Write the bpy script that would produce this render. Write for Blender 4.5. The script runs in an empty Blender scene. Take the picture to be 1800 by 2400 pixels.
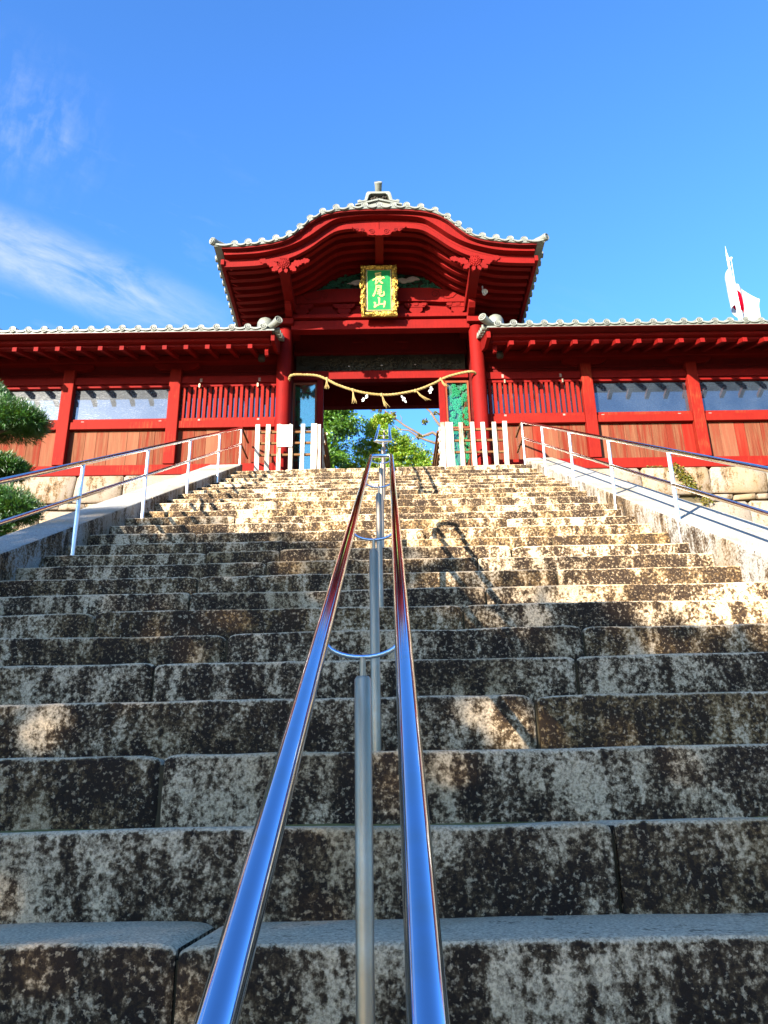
import bpy, bmesh, math, random
from mathutils import Vector, Matrix, noise
random.seed(7)
SC = bpy.context.scene
COL = SC.collection
R_ = math.radians
# ------------------------------------------------------------------ camera
cam = bpy.data.cameras.new('camera'); camo = bpy.data.objects.new('camera', cam); COL.objects.link(camo)
cam.sensor_fit = 'VERTICAL'; cam.sensor_height = 36.0; cam.lens = 1941 / 2400 * 36
cam.clip_start = 0.05; cam.clip_end = 3000
TH, RO, YW = R_(21.0), R_(1.05), R_(0.42)
fw = Vector((-math.sin(YW) * math.cos(TH), math.cos(YW) * math.cos(TH), math.sin(TH)))
rt = Vector((math.cos(YW), math.sin(YW), 0)); up = rt.cross(fw)
rr = rt * math.cos(RO) - up * math.sin(RO); uu = up * math.cos(RO) + rt * math.sin(RO)
camo.matrix_world = Matrix(((rr.x, uu.x, -fw.x, 0), (rr.y, uu.y, -fw.y, 0), (rr.z, uu.z, -fw.z, 0), (0, 0, 0, 1)))
SC.camera = camo
# ------------------------------------------------------------------ sky, sun, exposure
SUNDIR = Vector((0.68, 1.0, -0.365)).normalized()          # the way the light travels
SUN_EL = math.asin(-SUNDIR.z); SUN_ROT = math.atan2(-SUNDIR.x, -SUNDIR.y)
W = bpy.data.worlds.new("World"); SC.world = W; W.use_nodes = True
SC.view_settings.view_transform = 'Standard'; SC.view_settings.look = 'None'
SC.view_settings.exposure = 2.45; SC.view_settings.gamma = 1.0; SC.view_settings.use_curve_mapping = False
SKY_STRENGTH, SUN_STRENGTH = 0.085, 5.0


def N(nt, typ, ins=None, **props):
    n = nt.nodes.new(typ)
    for k, v in props.items():
        setattr(n, k, v)
    for k, v in (ins or {}).items():
        s = n.inputs[k]
        if isinstance(v, bpy.types.NodeSocket):
            nt.links.new(v, s)
        else:
            s.default_value = v
    return n


def math_(nt, op, a, b=None, c=None, clamp=False):
    n = nt.nodes.new('ShaderNodeMath'); n.operation = op; n.use_clamp = clamp
    for i, v in enumerate((a, b, c)):
        if v is None: continue
        if isinstance(v, bpy.types.NodeSocket): nt.links.new(v, n.inputs[i])
        else: n.inputs[i].default_value = v
    return n.outputs[0]


def ramp(nt, fac, stops, interp='LINEAR'):
    n = nt.nodes.new('ShaderNodeValToRGB'); n.color_ramp.interpolation = interp
    e = n.color_ramp.elements
    while len(e) < len(stops): e.new(0.5)
    for el, (p, c) in zip(e, stops):
        el.position = p
        el.color = (c, c, c, 1) if isinstance(c, (int, float)) else (*c, 1)
    nt.links.new(fac, n.inputs[0])
    return n.outputs[0]


def mix(nt, fac, a, b, blend='MIX'):
    n = nt.nodes.new('ShaderNodeMix'); n.data_type = 'RGBA'; n.blend_type = blend
    for i, v in ((0, fac), (6, a), (7, b)):
        if isinstance(v, bpy.types.NodeSocket): nt.links.new(v, n.inputs[i])
        elif i == 0: n.inputs[0].default_value = v
        else: n.inputs[i].default_value = (*v, 1)
    return n.outputs[2]


def vscale(nt, vec, s):
    n = nt.nodes.new('ShaderNodeVectorMath'); n.operation = 'MULTIPLY'
    nt.links.new(vec, n.inputs[0]); n.inputs[1].default_value = s
    return n.outputs[0]


def vadd(nt, a, b):
    n = nt.nodes.new('ShaderNodeVectorMath'); n.operation = 'ADD'
    nt.links.new(a, n.inputs[0]); nt.links.new(b, n.inputs[1])
    return n.outputs[0]


def tex(nt, vec, scale, detail=3.0, rough=0.55, dist=0.0):
    n = N(nt, 'ShaderNodeTexNoise', {'Vector': vec, 'Scale': scale, 'Detail': detail, 'Roughness': rough, 'Distortion': dist})
    return n.outputs['Fac']


nt = W.node_tree; nt.nodes.clear()
sky = N(nt, 'ShaderNodeTexSky', sky_type='NISHITA', sun_disc=False, sun_elevation=SUN_EL, sun_rotation=SUN_ROT,
        altitude=300.0, air_density=1.15, dust_density=1.0, ozone_density=6.5)
hs = N(nt, 'ShaderNodeHueSaturation', {'Hue': 0.5, 'Saturation': 1.0, 'Value': 1.0, 'Color': sky.outputs[0]})
gen = N(nt, 'ShaderNodeTexCoord').outputs['Generated']


def dot(v):
    n = nt.nodes.new('ShaderNodeVectorMath'); n.operation = 'DOT_PRODUCT'
    nt.links.new(gen, n.inputs[0]); n.inputs[1].default_value = v
    return n.outputs['Value']


# thin high cloud: one streak low in the north-west and a few wisps above it
C0 = Vector((-0.3423, 0.739, 0.5802)).normalized()
T1 = (Vector((-0.168, 0.8144, 0.5555)) - Vector((-0.4004, 0.6933, 0.5992))); T1 = (T1 - C0 * T1.dot(C0)).normalized()
T2 = C0.cross(T1).normalized()
if T2.z < 0: T2 = -T2
a_, b_ = dot(T1), dot(T2)
comb = N(nt, 'ShaderNodeCombineXYZ', {'X': a_, 'Y': b_, 'Z': dot(C0)}).outputs[0]
wisp = tex(nt, vscale(nt, comb, (4.0, 12.0, 3.0)), 2.2, 9, 0.66, 0.35)
fine = tex(nt, vscale(nt, comb, (30.0, 14.0, 6.0)), 2.0, 5, 0.6, 0.3)
front = math_(nt, 'GREATER_THAN', dot(C0), 0.3)
wob = math_(nt, 'ADD', math_(nt, 'ADD', b_, 0.006), math_(nt, 'MULTIPLY', math_(nt, 'MULTIPLY', a_, a_), 0.3))
d1 = math_(nt, 'ABSOLUTE', wob)
streak = ramp(nt, math_(nt, 'DIVIDE', d1, 0.048), [(0.0, 1.0), (0.35, 0.75), (1.0, 0.0)], 'EASE')
fade = ramp(nt, math_(nt, 'ADD', math_(nt, 'MULTIPLY', a_, 1.6), 0.5), [(0.0, 1.0), (0.60, 0.9), (0.80, 0.25), (0.92, 0.0)])
m1 = math_(nt, 'MULTIPLY', math_(nt, 'MULTIPLY', streak, fade), ramp(nt, wisp, [(0.34, 0.08), (0.66, 1.0)]))
dc = math_(nt, 'SUBTRACT', b_, 0.115); da = math_(nt, 'ADD', a_, 0.09)
rad = math_(nt, 'SQRT', math_(nt, 'ADD', math_(nt, 'POWER', math_(nt, 'ABSOLUTE', math_(nt, 'MULTIPLY', dc, 10.0)), 2.0), math_(nt, 'POWER', math_(nt, 'ABSOLUTE', math_(nt, 'MULTIPLY', da, 8.0)), 2.0)))
m2 = math_(nt, 'MULTIPLY', ramp(nt, rad, [(0.0, 1.0), (1.0, 0.0)], 'EASE'), math_(nt, 'MULTIPLY', ramp(nt, fine, [(0.42, 0.0), (0.75, 0.38)]), ramp(nt, wisp, [(0.35, 0.1), (0.6, 1.0)])))
gen_c = math_(nt, 'MULTIPLY', ramp(nt, wisp, [(0.56, 0.0), (0.8, 0.22)]), ramp(nt, b_, [(0.0, 1.0), (0.22, 0.0)]))
cl = math_(nt, 'MULTIPLY', math_(nt, 'MAXIMUM', math_(nt, 'MAXIMUM', m1, m2), gen_c), front, clamp=True)
gam = N(nt, 'ShaderNodeGamma', {'Color': hs.outputs[0], 'Gamma': 1.2})
tint = mix(nt, 1.0, gam.outputs[0], (0.87, 0.96, 0.98), 'MULTIPLY')
skyc = mix(nt, math_(nt, 'MULTIPLY', cl, 0.74), tint, (2.15, 2.3, 2.55))
bg = N(nt, 'ShaderNodeBackground', {'Color': skyc, 'Strength': SKY_STRENGTH})
out = N(nt, 'ShaderNodeOutputWorld', {'Surface': bg.outputs[0]})

sl = bpy.data.lights.new('sun', 'SUN'); slo = bpy.data.objects.new('sun', sl); COL.objects.link(slo)
sl.energy = SUN_STRENGTH; sl.angle = R_(0.5); sl.color = (1.0, 0.93, 0.80)
slo.rotation_euler = SUNDIR.to_track_quat('-Z', 'Y').to_euler(); slo.location = (-12, -18, 14)


# ------------------------------------------------------------------ materials
def newmat(name):
    m = bpy.data.materials.new(name); m.use_nodes = True
    t = m.node_tree; t.nodes.clear()
    o = t.nodes.new('ShaderNodeOutputMaterial')
    p = t.nodes.new('ShaderNodeBsdfPrincipled'); t.links.new(p.outputs[0], o.inputs[0])
    return m, t, p, o


def setp(t, p, **kw):
    for k, v in kw.items():
        s = p.inputs[k.replace('_', ' ')]
        if isinstance(v, bpy.types.NodeSocket): t.links.new(v, s)
        elif isinstance(v, tuple) and len(v) == 3: s.default_value = (*v, 1)
        else: s.default_value = v


def coords(t, spread=37.0):
    tc = t.nodes.new('ShaderNodeTexCoord').outputs['Object']
    oi = t.nodes.new('ShaderNodeObjectInfo').outputs['Random']
    off = N(t, 'ShaderNodeCombineXYZ', {'X': math_(t, 'MULTIPLY', oi, spread), 'Y': math_(t, 'MULTIPLY', oi, -spread * 1.7), 'Z': math_(t, 'MULTIPLY', oi, spread * 0.6)}).outputs[0]
    return vadd(t, tc, off), oi


def bump(t, p, h, strength=0.3, dist=0.01):
    b = N(t, 'ShaderNodeBump', {'Height': h, 'Strength': strength, 'Distance': dist})
    t.links.new(b.outputs[0], p.inputs['Normal'])


def granite(name, stain=0.5, light=(0.47, 0.345, 0.215), topclean=0.16, fine=1.0):
    m, t, p, o = newmat(name)
    v, rnd = coords(t)
    grain = tex(t, v, 130 * fine, 2, 0.7)
    base = mix(t, ramp(t, grain, [(0.36, 0.0), (0.62, 1.0)]), tuple(c * 0.52 for c in light), tuple(min(1, c * 1.2) for c in light))
    warm = tex(t, v, 1.7, 3, 0.5)
    base = mix(t, ramp(t, warm, [(0.48, 0.0), (0.72, 0.6)]), base, (0.20, 0.125, 0.05))
    vs = vscale(t, v, (1.0, 1.0, 0.55))
    n1 = tex(t, vs, 2.4, 2, 0.5)
    n2 = tex(t, vs, 12.0, 6, 0.66)
    n3 = tex(t, v, 58.0, 3, 0.65)
    n4 = tex(t, vscale(t, v, (1.0, 1.0, 0.16)), 13.0, 3, 0.55)
    s = math_(t, 'ADD', math_(t, 'ADD', math_(t, 'MULTIPLY', n1, 0.48), math_(t, 'MULTIPLY', n2, 0.78)), math_(t, 'ADD', math_(t, 'MULTIPLY', n3, 0.66), math_(t, 'MULTIPLY', n4, 0.42)))
    nz = N(t, 'ShaderNodeSeparateXYZ', {0: N(t, 'ShaderNodeNewGeometry').outputs['Normal']}).outputs[2]
    clean = math_(t, 'MULTIPLY', ramp(t, nz, [(0.25, 0.0), (0.85, 1.0)]), topclean)
    s = math_(t, 'SUBTRACT', s, clean)
    s = math_(t, 'ADD', s, math_(t, 'MULTIPLY', math_(t, 'SUBTRACT', rnd, 0.5), 0.075))
    s5 = math_(t, 'MULTIPLY', s, 0.5); th = 0.62 - stain * 0.12
    mk = ramp(t, s5, [(th - 0.030, 0.0), (th - 0.006, 0.55), (th + 0.030, 1.0)])
    flecks = ramp(t, tex(t, v, 75, 3, 0.6), [(0.57, 0.0), (0.65, 0.62)])
    mk = math_(t, 'MULTIPLY', mk, math_(t, 'SUBTRACT', 1.0, flecks))
    film = mix(t, ramp(t, math_(t, 'ADD', math_(t, 'MULTIPLY', rnd, 0.45), math_(t, 'MULTIPLY', warm, 0.55)), [(0.35, 0.0), (0.65, 1.0)]), (0.060, 0.036, 0.017), (0.130, 0.074, 0.026))
    dark = mix(t, ramp(t, s5, [(th + 0.012, 0.0), (th + 0.075, 0.92)]), film, (0.016, 0.010, 0.007))
    c = mix(t, mk, base, dark)
    setp(t, p, Base_Color=c, Roughness=0.9, Specular_IOR_Level=0.12)
    h = math_(t, 'ADD', math_(t, 'MULTIPLY', grain, 0.35), math_(t, 'SUBTRACT', math_(t, 'MULTIPLY', n3, 0.9), math_(t, 'MULTIPLY', mk, 0.25)))
    bump(t, p, h, 0.55, 0.012)
    return m


def paint(name, c0, c1, rough=0.5, wear=None, grain=(24, 24, 1.6), spread=37.0, wearlevel=0.62):
    m, t, p, o = newmat(name)
    v, rnd = coords(t, spread)
    n = tex(t, v, 2.3, 4, 0.6)
    c = mix(t, ramp(t, n, [(0.3, 0.0), (0.7, 1.0)]), c0, c1)
    g = tex(t, vscale(t, v, grain), 3.0, 4, 0.6)
    c = mix(t, ramp(t, g, [(0.35, 0.35), (0.65, 0.0)]), c, tuple(x * 0.55 for x in c0))
    if wear:
        w = math_(t, 'ADD', math_(t, 'MULTIPLY', g, 0.5), math_(t, 'MULTIPLY', tex(t, v, 1.1, 4, 0.6), 0.55))
        c = mix(t, ramp(t, w, [(wearlevel - 0.07, 0.0), (wearlevel + 0.05, 0.85)]), c, wear)
    setp(t, p, Base_Color=c, Roughness=min(0.95, rough + 0.22), Specular_IOR_Level=0.10)
    bump(t, p, g, 0.25, 0.004)
    return m


M = {}
M['step'] = granite('weathered_granite', 0.63, topclean=0.26)
M['curb'] = granite('curb_granite', 0.22, light=(0.26, 0.245, 0.215), topclean=0.22)
M['wallstone'] = granite('pale_granite', -0.12, light=(0.21, 0.165, 0.125), topclean=0.0)
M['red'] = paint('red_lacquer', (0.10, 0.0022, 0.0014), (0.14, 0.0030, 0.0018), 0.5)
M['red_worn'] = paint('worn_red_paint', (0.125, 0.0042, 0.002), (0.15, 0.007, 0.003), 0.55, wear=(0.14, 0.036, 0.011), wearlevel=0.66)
M['red_dark'] = paint('old_dark_red_paint', (0.07, 0.003, 0.003), (0.10, 0.004, 0.003), 0.6)  # darker red for undersides and recesses, shade put into the colour
M['wood_pale'] = paint('weathered_pale_wood', (0.30, 0.26, 0.205), (0.40, 0.37, 0.32), 0.75, wear=(0.10, 0.045, 0.015), wearlevel=0.58)
M['wood_brown'] = paint('brown_wood', (0.09, 0.042, 0.017), (0.14, 0.07, 0.028), 0.75, grain=(1.6, 24, 24))
M['straw'] = paint('straw', (0.20, 0.13, 0.045), (0.26, 0.185, 0.08), 0.8)
M['green'] = paint('green_paint', (0.004, 0.11, 0.03), (0.006, 0.14, 0.042), 0.45, grain=(3, 3, 3))
M['dark_carving'] = paint('old_carved_wood', (0.018, 0.015, 0.012), (0.04, 0.034, 0.026), 0.6, grain=(6, 6, 6))
M['pine_green'] = paint('faded_pine_green', (0.012, 0.05, 0.035), (0.028, 0.09, 0.055), 0.6, grain=(6, 6, 6))
M['leaf_green'] = paint('bright_green_carving', (0.014, 0.125, 0.06), (0.035, 0.19, 0.09), 0.5, grain=(6, 6, 6))
M['branch_red'] = paint('carved_branch_red', (0.14, 0.028, 0.012), (0.17, 0.04, 0.018), 0.6)
M['panel_back'] = paint('grey_green_panel', (0.045, 0.085, 0.065), (0.07, 0.12, 0.095), 0.7, grain=(6, 6, 6))
M['crane_white'] = paint('faded_white_carving', (0.32, 0.26, 0.27), (0.4, 0.35, 0.3), 0.6)
M['mortar'] = paint('mossy_mortar', (0.040, 0.030, 0.017), (0.085, 0.065, 0.036), 0.95, grain=(5, 5, 5))
M['moss'] = paint('dry_yellow_moss', (0.10, 0.085, 0.025), (0.17, 0.14, 0.05), 0.95, grain=(30, 30, 30))
M['paper'] = paint('white_paper', (0.45, 0.44, 0.41), (0.5, 0.49, 0.47), 0.8, grain=(3, 3, 3))
M['white'] = paint('white_enamel', (0.5, 0.5, 0.51), (0.56, 0.56, 0.57), 0.35, grain=(3, 3, 3))
M['bark'] = paint('bark', (0.09, 0.065, 0.045), (0.16, 0.115, 0.08), 0.95, grain=(14, 14, 3))
M['plate'] = paint('pink_grey_metal_plate', (0.2, 0.12, 0.1), (0.26, 0.17, 0.15), 0.5)


def plank_mat():
    m, t, p, o = newmat('weathered_red_board')
    v, rnd = coords(t)
    g = tex(t, vscale(t, v, (26, 26, 0.9)), 2.0, 5, 0.65)
    b = tex(t, vscale(t, v, (9, 9, 0.6)), 1.6, 3, 0.6)
    c = mix(t, ramp(t, g, [(0.3, 0.0), (0.7, 1.0)]), (0.060, 0.017, 0.008), (0.130, 0.050, 0.025))
    c = mix(t, ramp(t, b, [(0.40, 0.75), (0.58, 0.0)]), c, (0.095, 0.008, 0.004))
    c = mix(t, ramp(t, rnd, [(0.87, 0.0), (0.93, 0.75)]), c, (0.15, 0.005, 0.003))
    c = mix(t, math_(t, 'MULTIPLY', ramp(t, rnd, [(0.0, 1.0), (0.35, 0.0)]), 0.5), c, (0.17, 0.075, 0.04))
    setp(t, p, Base_Color=c, Roughness=0.85, Specular_IOR_Level=0.06); bump(t, p, g, 0.3, 0.004)
    return m


M['plank'] = plank_mat()


def tile_mat():
    m, t, p, o = newmat('silver_grey_roof_tile')
    v, rnd = coords(t)
    n = tex(t, v, 6, 4, 0.6); f = tex(t, v, 60, 3, 0.6)
    c = mix(t, ramp(t, n, [(0.3, 0.0), (0.7, 1.0)]), (0.085, 0.088, 0.076), (0.14, 0.14, 0.118))
    c = mix(t, ramp(t, f, [(0.55, 0.0), (0.72, 0.55)]), c, (0.045, 0.042, 0.032))
    c = mix(t, math_(t, 'MULTIPLY', rnd, 0.3), c, (0.14, 0.15, 0.105))
    setp(t, p, Base_Color=c, Roughness=0.42); bump(t, p, f, 0.2, 0.004)
    return m


M['tile'] = tile_mat()
M['tile_dirt'] = paint('tile_whorl_lodged_dirt', (0.05, 0.046, 0.036), (0.085, 0.078, 0.06), 0.8, grain=(9, 9, 9))  # darker tile for the sunk disc face, recess shade put into the colour


def steel_mat(name, rough, tint=(0.78, 0.77, 0.75), streak=(60, 60, 2)):
    m, t, p, o = newmat(name)
    v, rnd = coords(t)
    n = tex(t, vscale(t, v, streak), 2.0, 3, 0.6); d = tex(t, v, 9.0, 4, 0.6)
    setp(t, p, Base_Color=mix(t, ramp(t, d, [(0.5, 0.0), (0.8, 0.5)]), tint, (0.50, 0.46, 0.38)), Metallic=1.0,
         Roughness=math_(t, 'ADD', rough, math_(t, 'MULTIPLY', n, rough * 0.8)))
    if rough > 0.1: bump(t, p, n, 0.02, 0.001)
    return m


M['polished'] = steel_mat('polished_steel', 0.06, (0.47, 0.56, 0.68))  # blue of the reflected sky deepened in the base colour
M['satin'] = steel_mat('satin_steel', 0.36, (0.36, 0.275, 0.185))
M['rail'] = steel_mat('handrail_steel', 0.09, (0.68, 0.66, 0.62))
M['brushed'] = steel_mat('brushed_steel', 0.36, (0.78, 0.77, 0.74))


def gold_mat():
    m, t, p, o = newmat('gilded_carving')
    v, rnd = coords(t, 3.0)
    n = tex(t, v, 26, 4, 0.65)
    setp(t, p, Base_Color=mix(t, ramp(t, n, [(0.35, 0.0), (0.6, 1.0)]), (0.10, 0.045, 0.004), (0.42, 0.27, 0.05)), Metallic=0.75, Roughness=0.36)
    bump(t, p, n, 0.8, 0.03)
    return m


M['gold'] = gold_mat()
m, t, p, o = newmat('gold_leaf_lettering'); setp(t, p, Base_Color=(0.42, 0.32, 0.085), Metallic=0.2, Roughness=0.4); M['gold_flat'] = m
m, t, p, o = newmat('dark_blue_edge'); setp(t, p, Base_Color=(0.015, 0.015, 0.06), Roughness=0.5); M['navy'] = m


def glass_mat(name, body, streaks, refl):
    m, t, p, o = newmat(name); t.nodes.remove(p)
    v, rnd = coords(t)
    def scratch(ang, sx, sz, sc, lo, hi):
        r_ = N(t, 'ShaderNodeMapping', {'Vector': v, 'Rotation': (0, R_(ang), 0), 'Scale': (sx, 1.0, sz)}).outputs[0]
        return ramp(t, tex(t, r_, sc, 3, 0.6, 0.2), [(lo, 0.0), (hi, 1.0)])
    cloud = tex(t, v, 2.6, 4, 0.6)
    dens = ramp(t, cloud, [(0.35, 0.15), (0.65, 1.0)])
    sm = math_(t, 'MAXIMUM', math_(t, 'MAXIMUM', scratch(-14, 6, 70, 3.0, .60, .66), scratch(-30, 7, 90, 2.4, .62, .67)), scratch(62, 5, 80, 2.2, .63, .68))
    sm = math_(t, 'MULTIPLY', sm, dens)
    dif = N(t, 'ShaderNodeBsdfDiffuse', {'Color': mix(t, ramp(t, cloud, [(0.35, 0.0), (0.7, 0.6)]), body, tuple(min(1, c * 1.7 + 0.01) for c in body)), 'Roughness': 0.5})
    g1 = N(t, 'ShaderNodeBsdfGlossy', {'Color': (0.92, 0.95, 1.0, 1), 'Roughness': 0.04})
    g2 = N(t, 'ShaderNodeBsdfGlossy', {'Color': (1.0, 0.98, 0.95, 1), 'Roughness': 0.30})
    g3 = N(t, 'ShaderNodeBsdfGlossy', {'Color': (1.0, 0.98, 0.95, 1), 'Roughness': 0.42})
    gh = N(t, 'ShaderNodeMixShader', {0: 0.10, 1: g1.outputs[0], 2: g3.outputs[0]})
    g = N(t, 'ShaderNodeMixShader', {0: math_(t, 'MULTIPLY', sm, 0.8 * streaks), 1: gh.outputs[0], 2: g2.outputs[0]})
    mx = N(t, 'ShaderNodeMixShader', {0: refl, 1: dif.outputs[0], 2: g.outputs[0]})
    t.links.new(mx.outputs[0], o.inputs[0])
    return m


M['pane'] = glass_mat('scratched_window_glass', (0.010, 0.015, 0.022), 1.0, 0.14)
for nm, fac, key in (('display_glass', 0.05, 'thin_glass'), ('dusty_display_glass', 0.22, 'dusty_glass')):
    m, t, p, o = newmat(nm); t.nodes.remove(p)
    gl = N(t, 'ShaderNodeBsdfGlossy', {'Roughness': 0.05, 'Color': (0.75, 1.0, 0.80, 1)}); tr = N(t, 'ShaderNodeBsdfTransparent', {'Color': (0.86, 0.95, 0.92, 1)})
    mx = N(t, 'ShaderNodeMixShader', {0: fac, 1: tr.outputs[0], 2: gl.outputs[0]}); t.links.new(mx.outputs[0], o.inputs[0]); M[key] = m  # left pane is the same glass with extra sky reflection put in


def leaf_mat(name, cols, trans=0.35):
    m, t, p, o = newmat(name); t.nodes.remove(p)
    r = N(t, 'ShaderNodeNewGeometry').outputs['Random Per Island']
    n = tex(t, N(t, 'ShaderNodeTexCoord').outputs['Object'], 1.4, 2, 0.5)
    f = math_(t, 'ADD', math_(t, 'MULTIPLY', r, 0.6), math_(t, 'MULTIPLY', n, 0.45))
    c = ramp(t, f, [(i / (len(cols) - 1) * 0.7 + 0.15, cc) for i, cc in enumerate(cols)])
    d = N(t, 'ShaderNodeBsdfDiffuse', {'Color': c}); tl = N(t, 'ShaderNodeBsdfTranslucent', {'Color': mix(t, 0.5, c, (0.16, 0.24, 0.010))})
    gl = N(t, 'ShaderNodeBsdfGlossy', {'Roughness': 0.45, 'Color': (1, 1, 1, 1)})
    mx = N(t, 'ShaderNodeMixShader', {0: trans, 1: d.outputs[0], 2: tl.outputs[0]})
    mx2 = N(t, 'ShaderNodeMixShader', {0: 0.04, 1: mx.outputs[0], 2: gl.outputs[0]})
    t.links.new(mx2.outputs[0], o.inputs[0])
    return m


M['leaf_bright'] = leaf_mat('fresh_green_leaves', [(0.07, 0.17, 0.008), (0.14, 0.28, 0.010), (0.24, 0.34, 0.012), (0.34, 0.27, 0.02)], 0.45)
M['leaf_mid'] = leaf_mat('deep_green_leaves', [(0.018, 0.060, 0.006), (0.05, 0.135, 0.009), (0.13, 0.24, 0.012)], 0.35)
M['leaf_yellow'] = leaf_mat('yellowing_leaves', [(0.06, 0.09, 0.008), (0.14, 0.13, 0.012), (0.2, 0.11, 0.016)])
M['needle'] = leaf_mat('dark_needles', [(0.005, 0.030, 0.004), (0.012, 0.060, 0.006), (0.04, 0.12, 0.008)], 0.2)
M['leaf_shade'] = leaf_mat('camphor_leaves', [(0.03, 0.07, 0.015), (0.06, 0.11, 0.02)], 0.2)


def flag_mat():
    m, t, p, o = newmat('flag_cloth'); t.nodes.remove(p)
    uv = N(t, 'ShaderNodeTexCoord').outputs['UV']
    d = N(t, 'ShaderNodeVectorMath', {0: vadd(t, vscale(t, uv, (1.5, 1.0, 0.0)), N(t, 'ShaderNodeCombineXYZ', {'X': -0.75, 'Y': -0.5}).outputs[0])}, operation='LENGTH').outputs['Value']
    c = mix(t, math_(t, 'LESS_THAN', d, 0.3), (0.36, 0.36, 0.37), (0.42, 0.003, 0.016))
    a = N(t, 'ShaderNodeBsdfDiffuse', {'Color': c}); b = N(t, 'ShaderNodeBsdfTranslucent', {'Color': c})
    mx = N(t, 'ShaderNodeMixShader', {0: 0.4, 1: a.outputs[0], 2: b.outputs[0]}); t.links.new(mx.outputs[0], o.inputs[0])
    return m


M['flag'] = flag_mat()


def ground_mat(name, cols, sc=1.2):
    m, t, p, o = newmat(name)
    g = N(t, 'ShaderNodeNewGeometry').outputs['Position']
    a = tex(t, g, sc, 6, 0.65); b = tex(t, g, 35, 3, 0.6)
    c = mix(t, ramp(t, a, [(0.35, 0.0), (0.65, 1.0)]), cols[0], cols[1]); c = mix(t, ramp(t, b, [(0.4, 0.0), (0.7, 0.6)]), c, cols[2])
    setp(t, p, Base_Color=c, Roughness=0.95); bump(t, p, b, 0.5, 0.03)
    return m


M['gravel'] = ground_mat('pale_gravel', [(0.24, 0.20, 0.14), (0.30, 0.26, 0.19), (0.16, 0.13, 0.09)])
M['slope'] = ground_mat('mossy_earth', [(0.05, 0.07, 0.02), (0.10, 0.08, 0.04), (0.05, 0.045, 0.02)])

# ------------------------------------------------------------------ object helpers
GR = R_(0.9); GX, GY = -0.10, 12.9                         # frame of the gate: u across, v behind the front columns, z up
GM = Matrix.Translation((GX, GY, 0)) @ Matrix.Rotation(GR, 4, 'Z')
ORG = {}


def tag(o, label=None, cat=None, group=None, kind=None):
    for k, v in (('label', label), ('category', cat), ('group', group), ('kind', kind)):
        if v: o[k] = v
    return o


def thing(name, label, cat, loc, gate=False, group=None, kind=None):
    o = bpy.data.objects.new(name, None); COL.objects.link(o); o.empty_display_size = 0.2
    o.location = GM @ Vector(loc) if gate else loc
    if gate: o.rotation_euler = (0, 0, GR)
    ORG[o] = Vector(loc)
    return tag(o, label, cat, group, kind)


def put(name, mesh, parent, loc=None, rot=None, scale=None):
    """link an object that shares mesh data; loc is in the frame of its thing"""
    o = bpy.data.objects.new(name, mesh); COL.objects.link(o)
    if parent is not None:
        o.parent = parent; ORG[o] = ORG[parent] if loc is None else Vector(loc)
        if loc is not None: o.location = Vector(loc) - ORG[parent]
    elif loc is not None: o.location = loc
    if rot is not None: o.rotation_euler = rot
    if scale is not None: o.scale = scale
    return o


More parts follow.
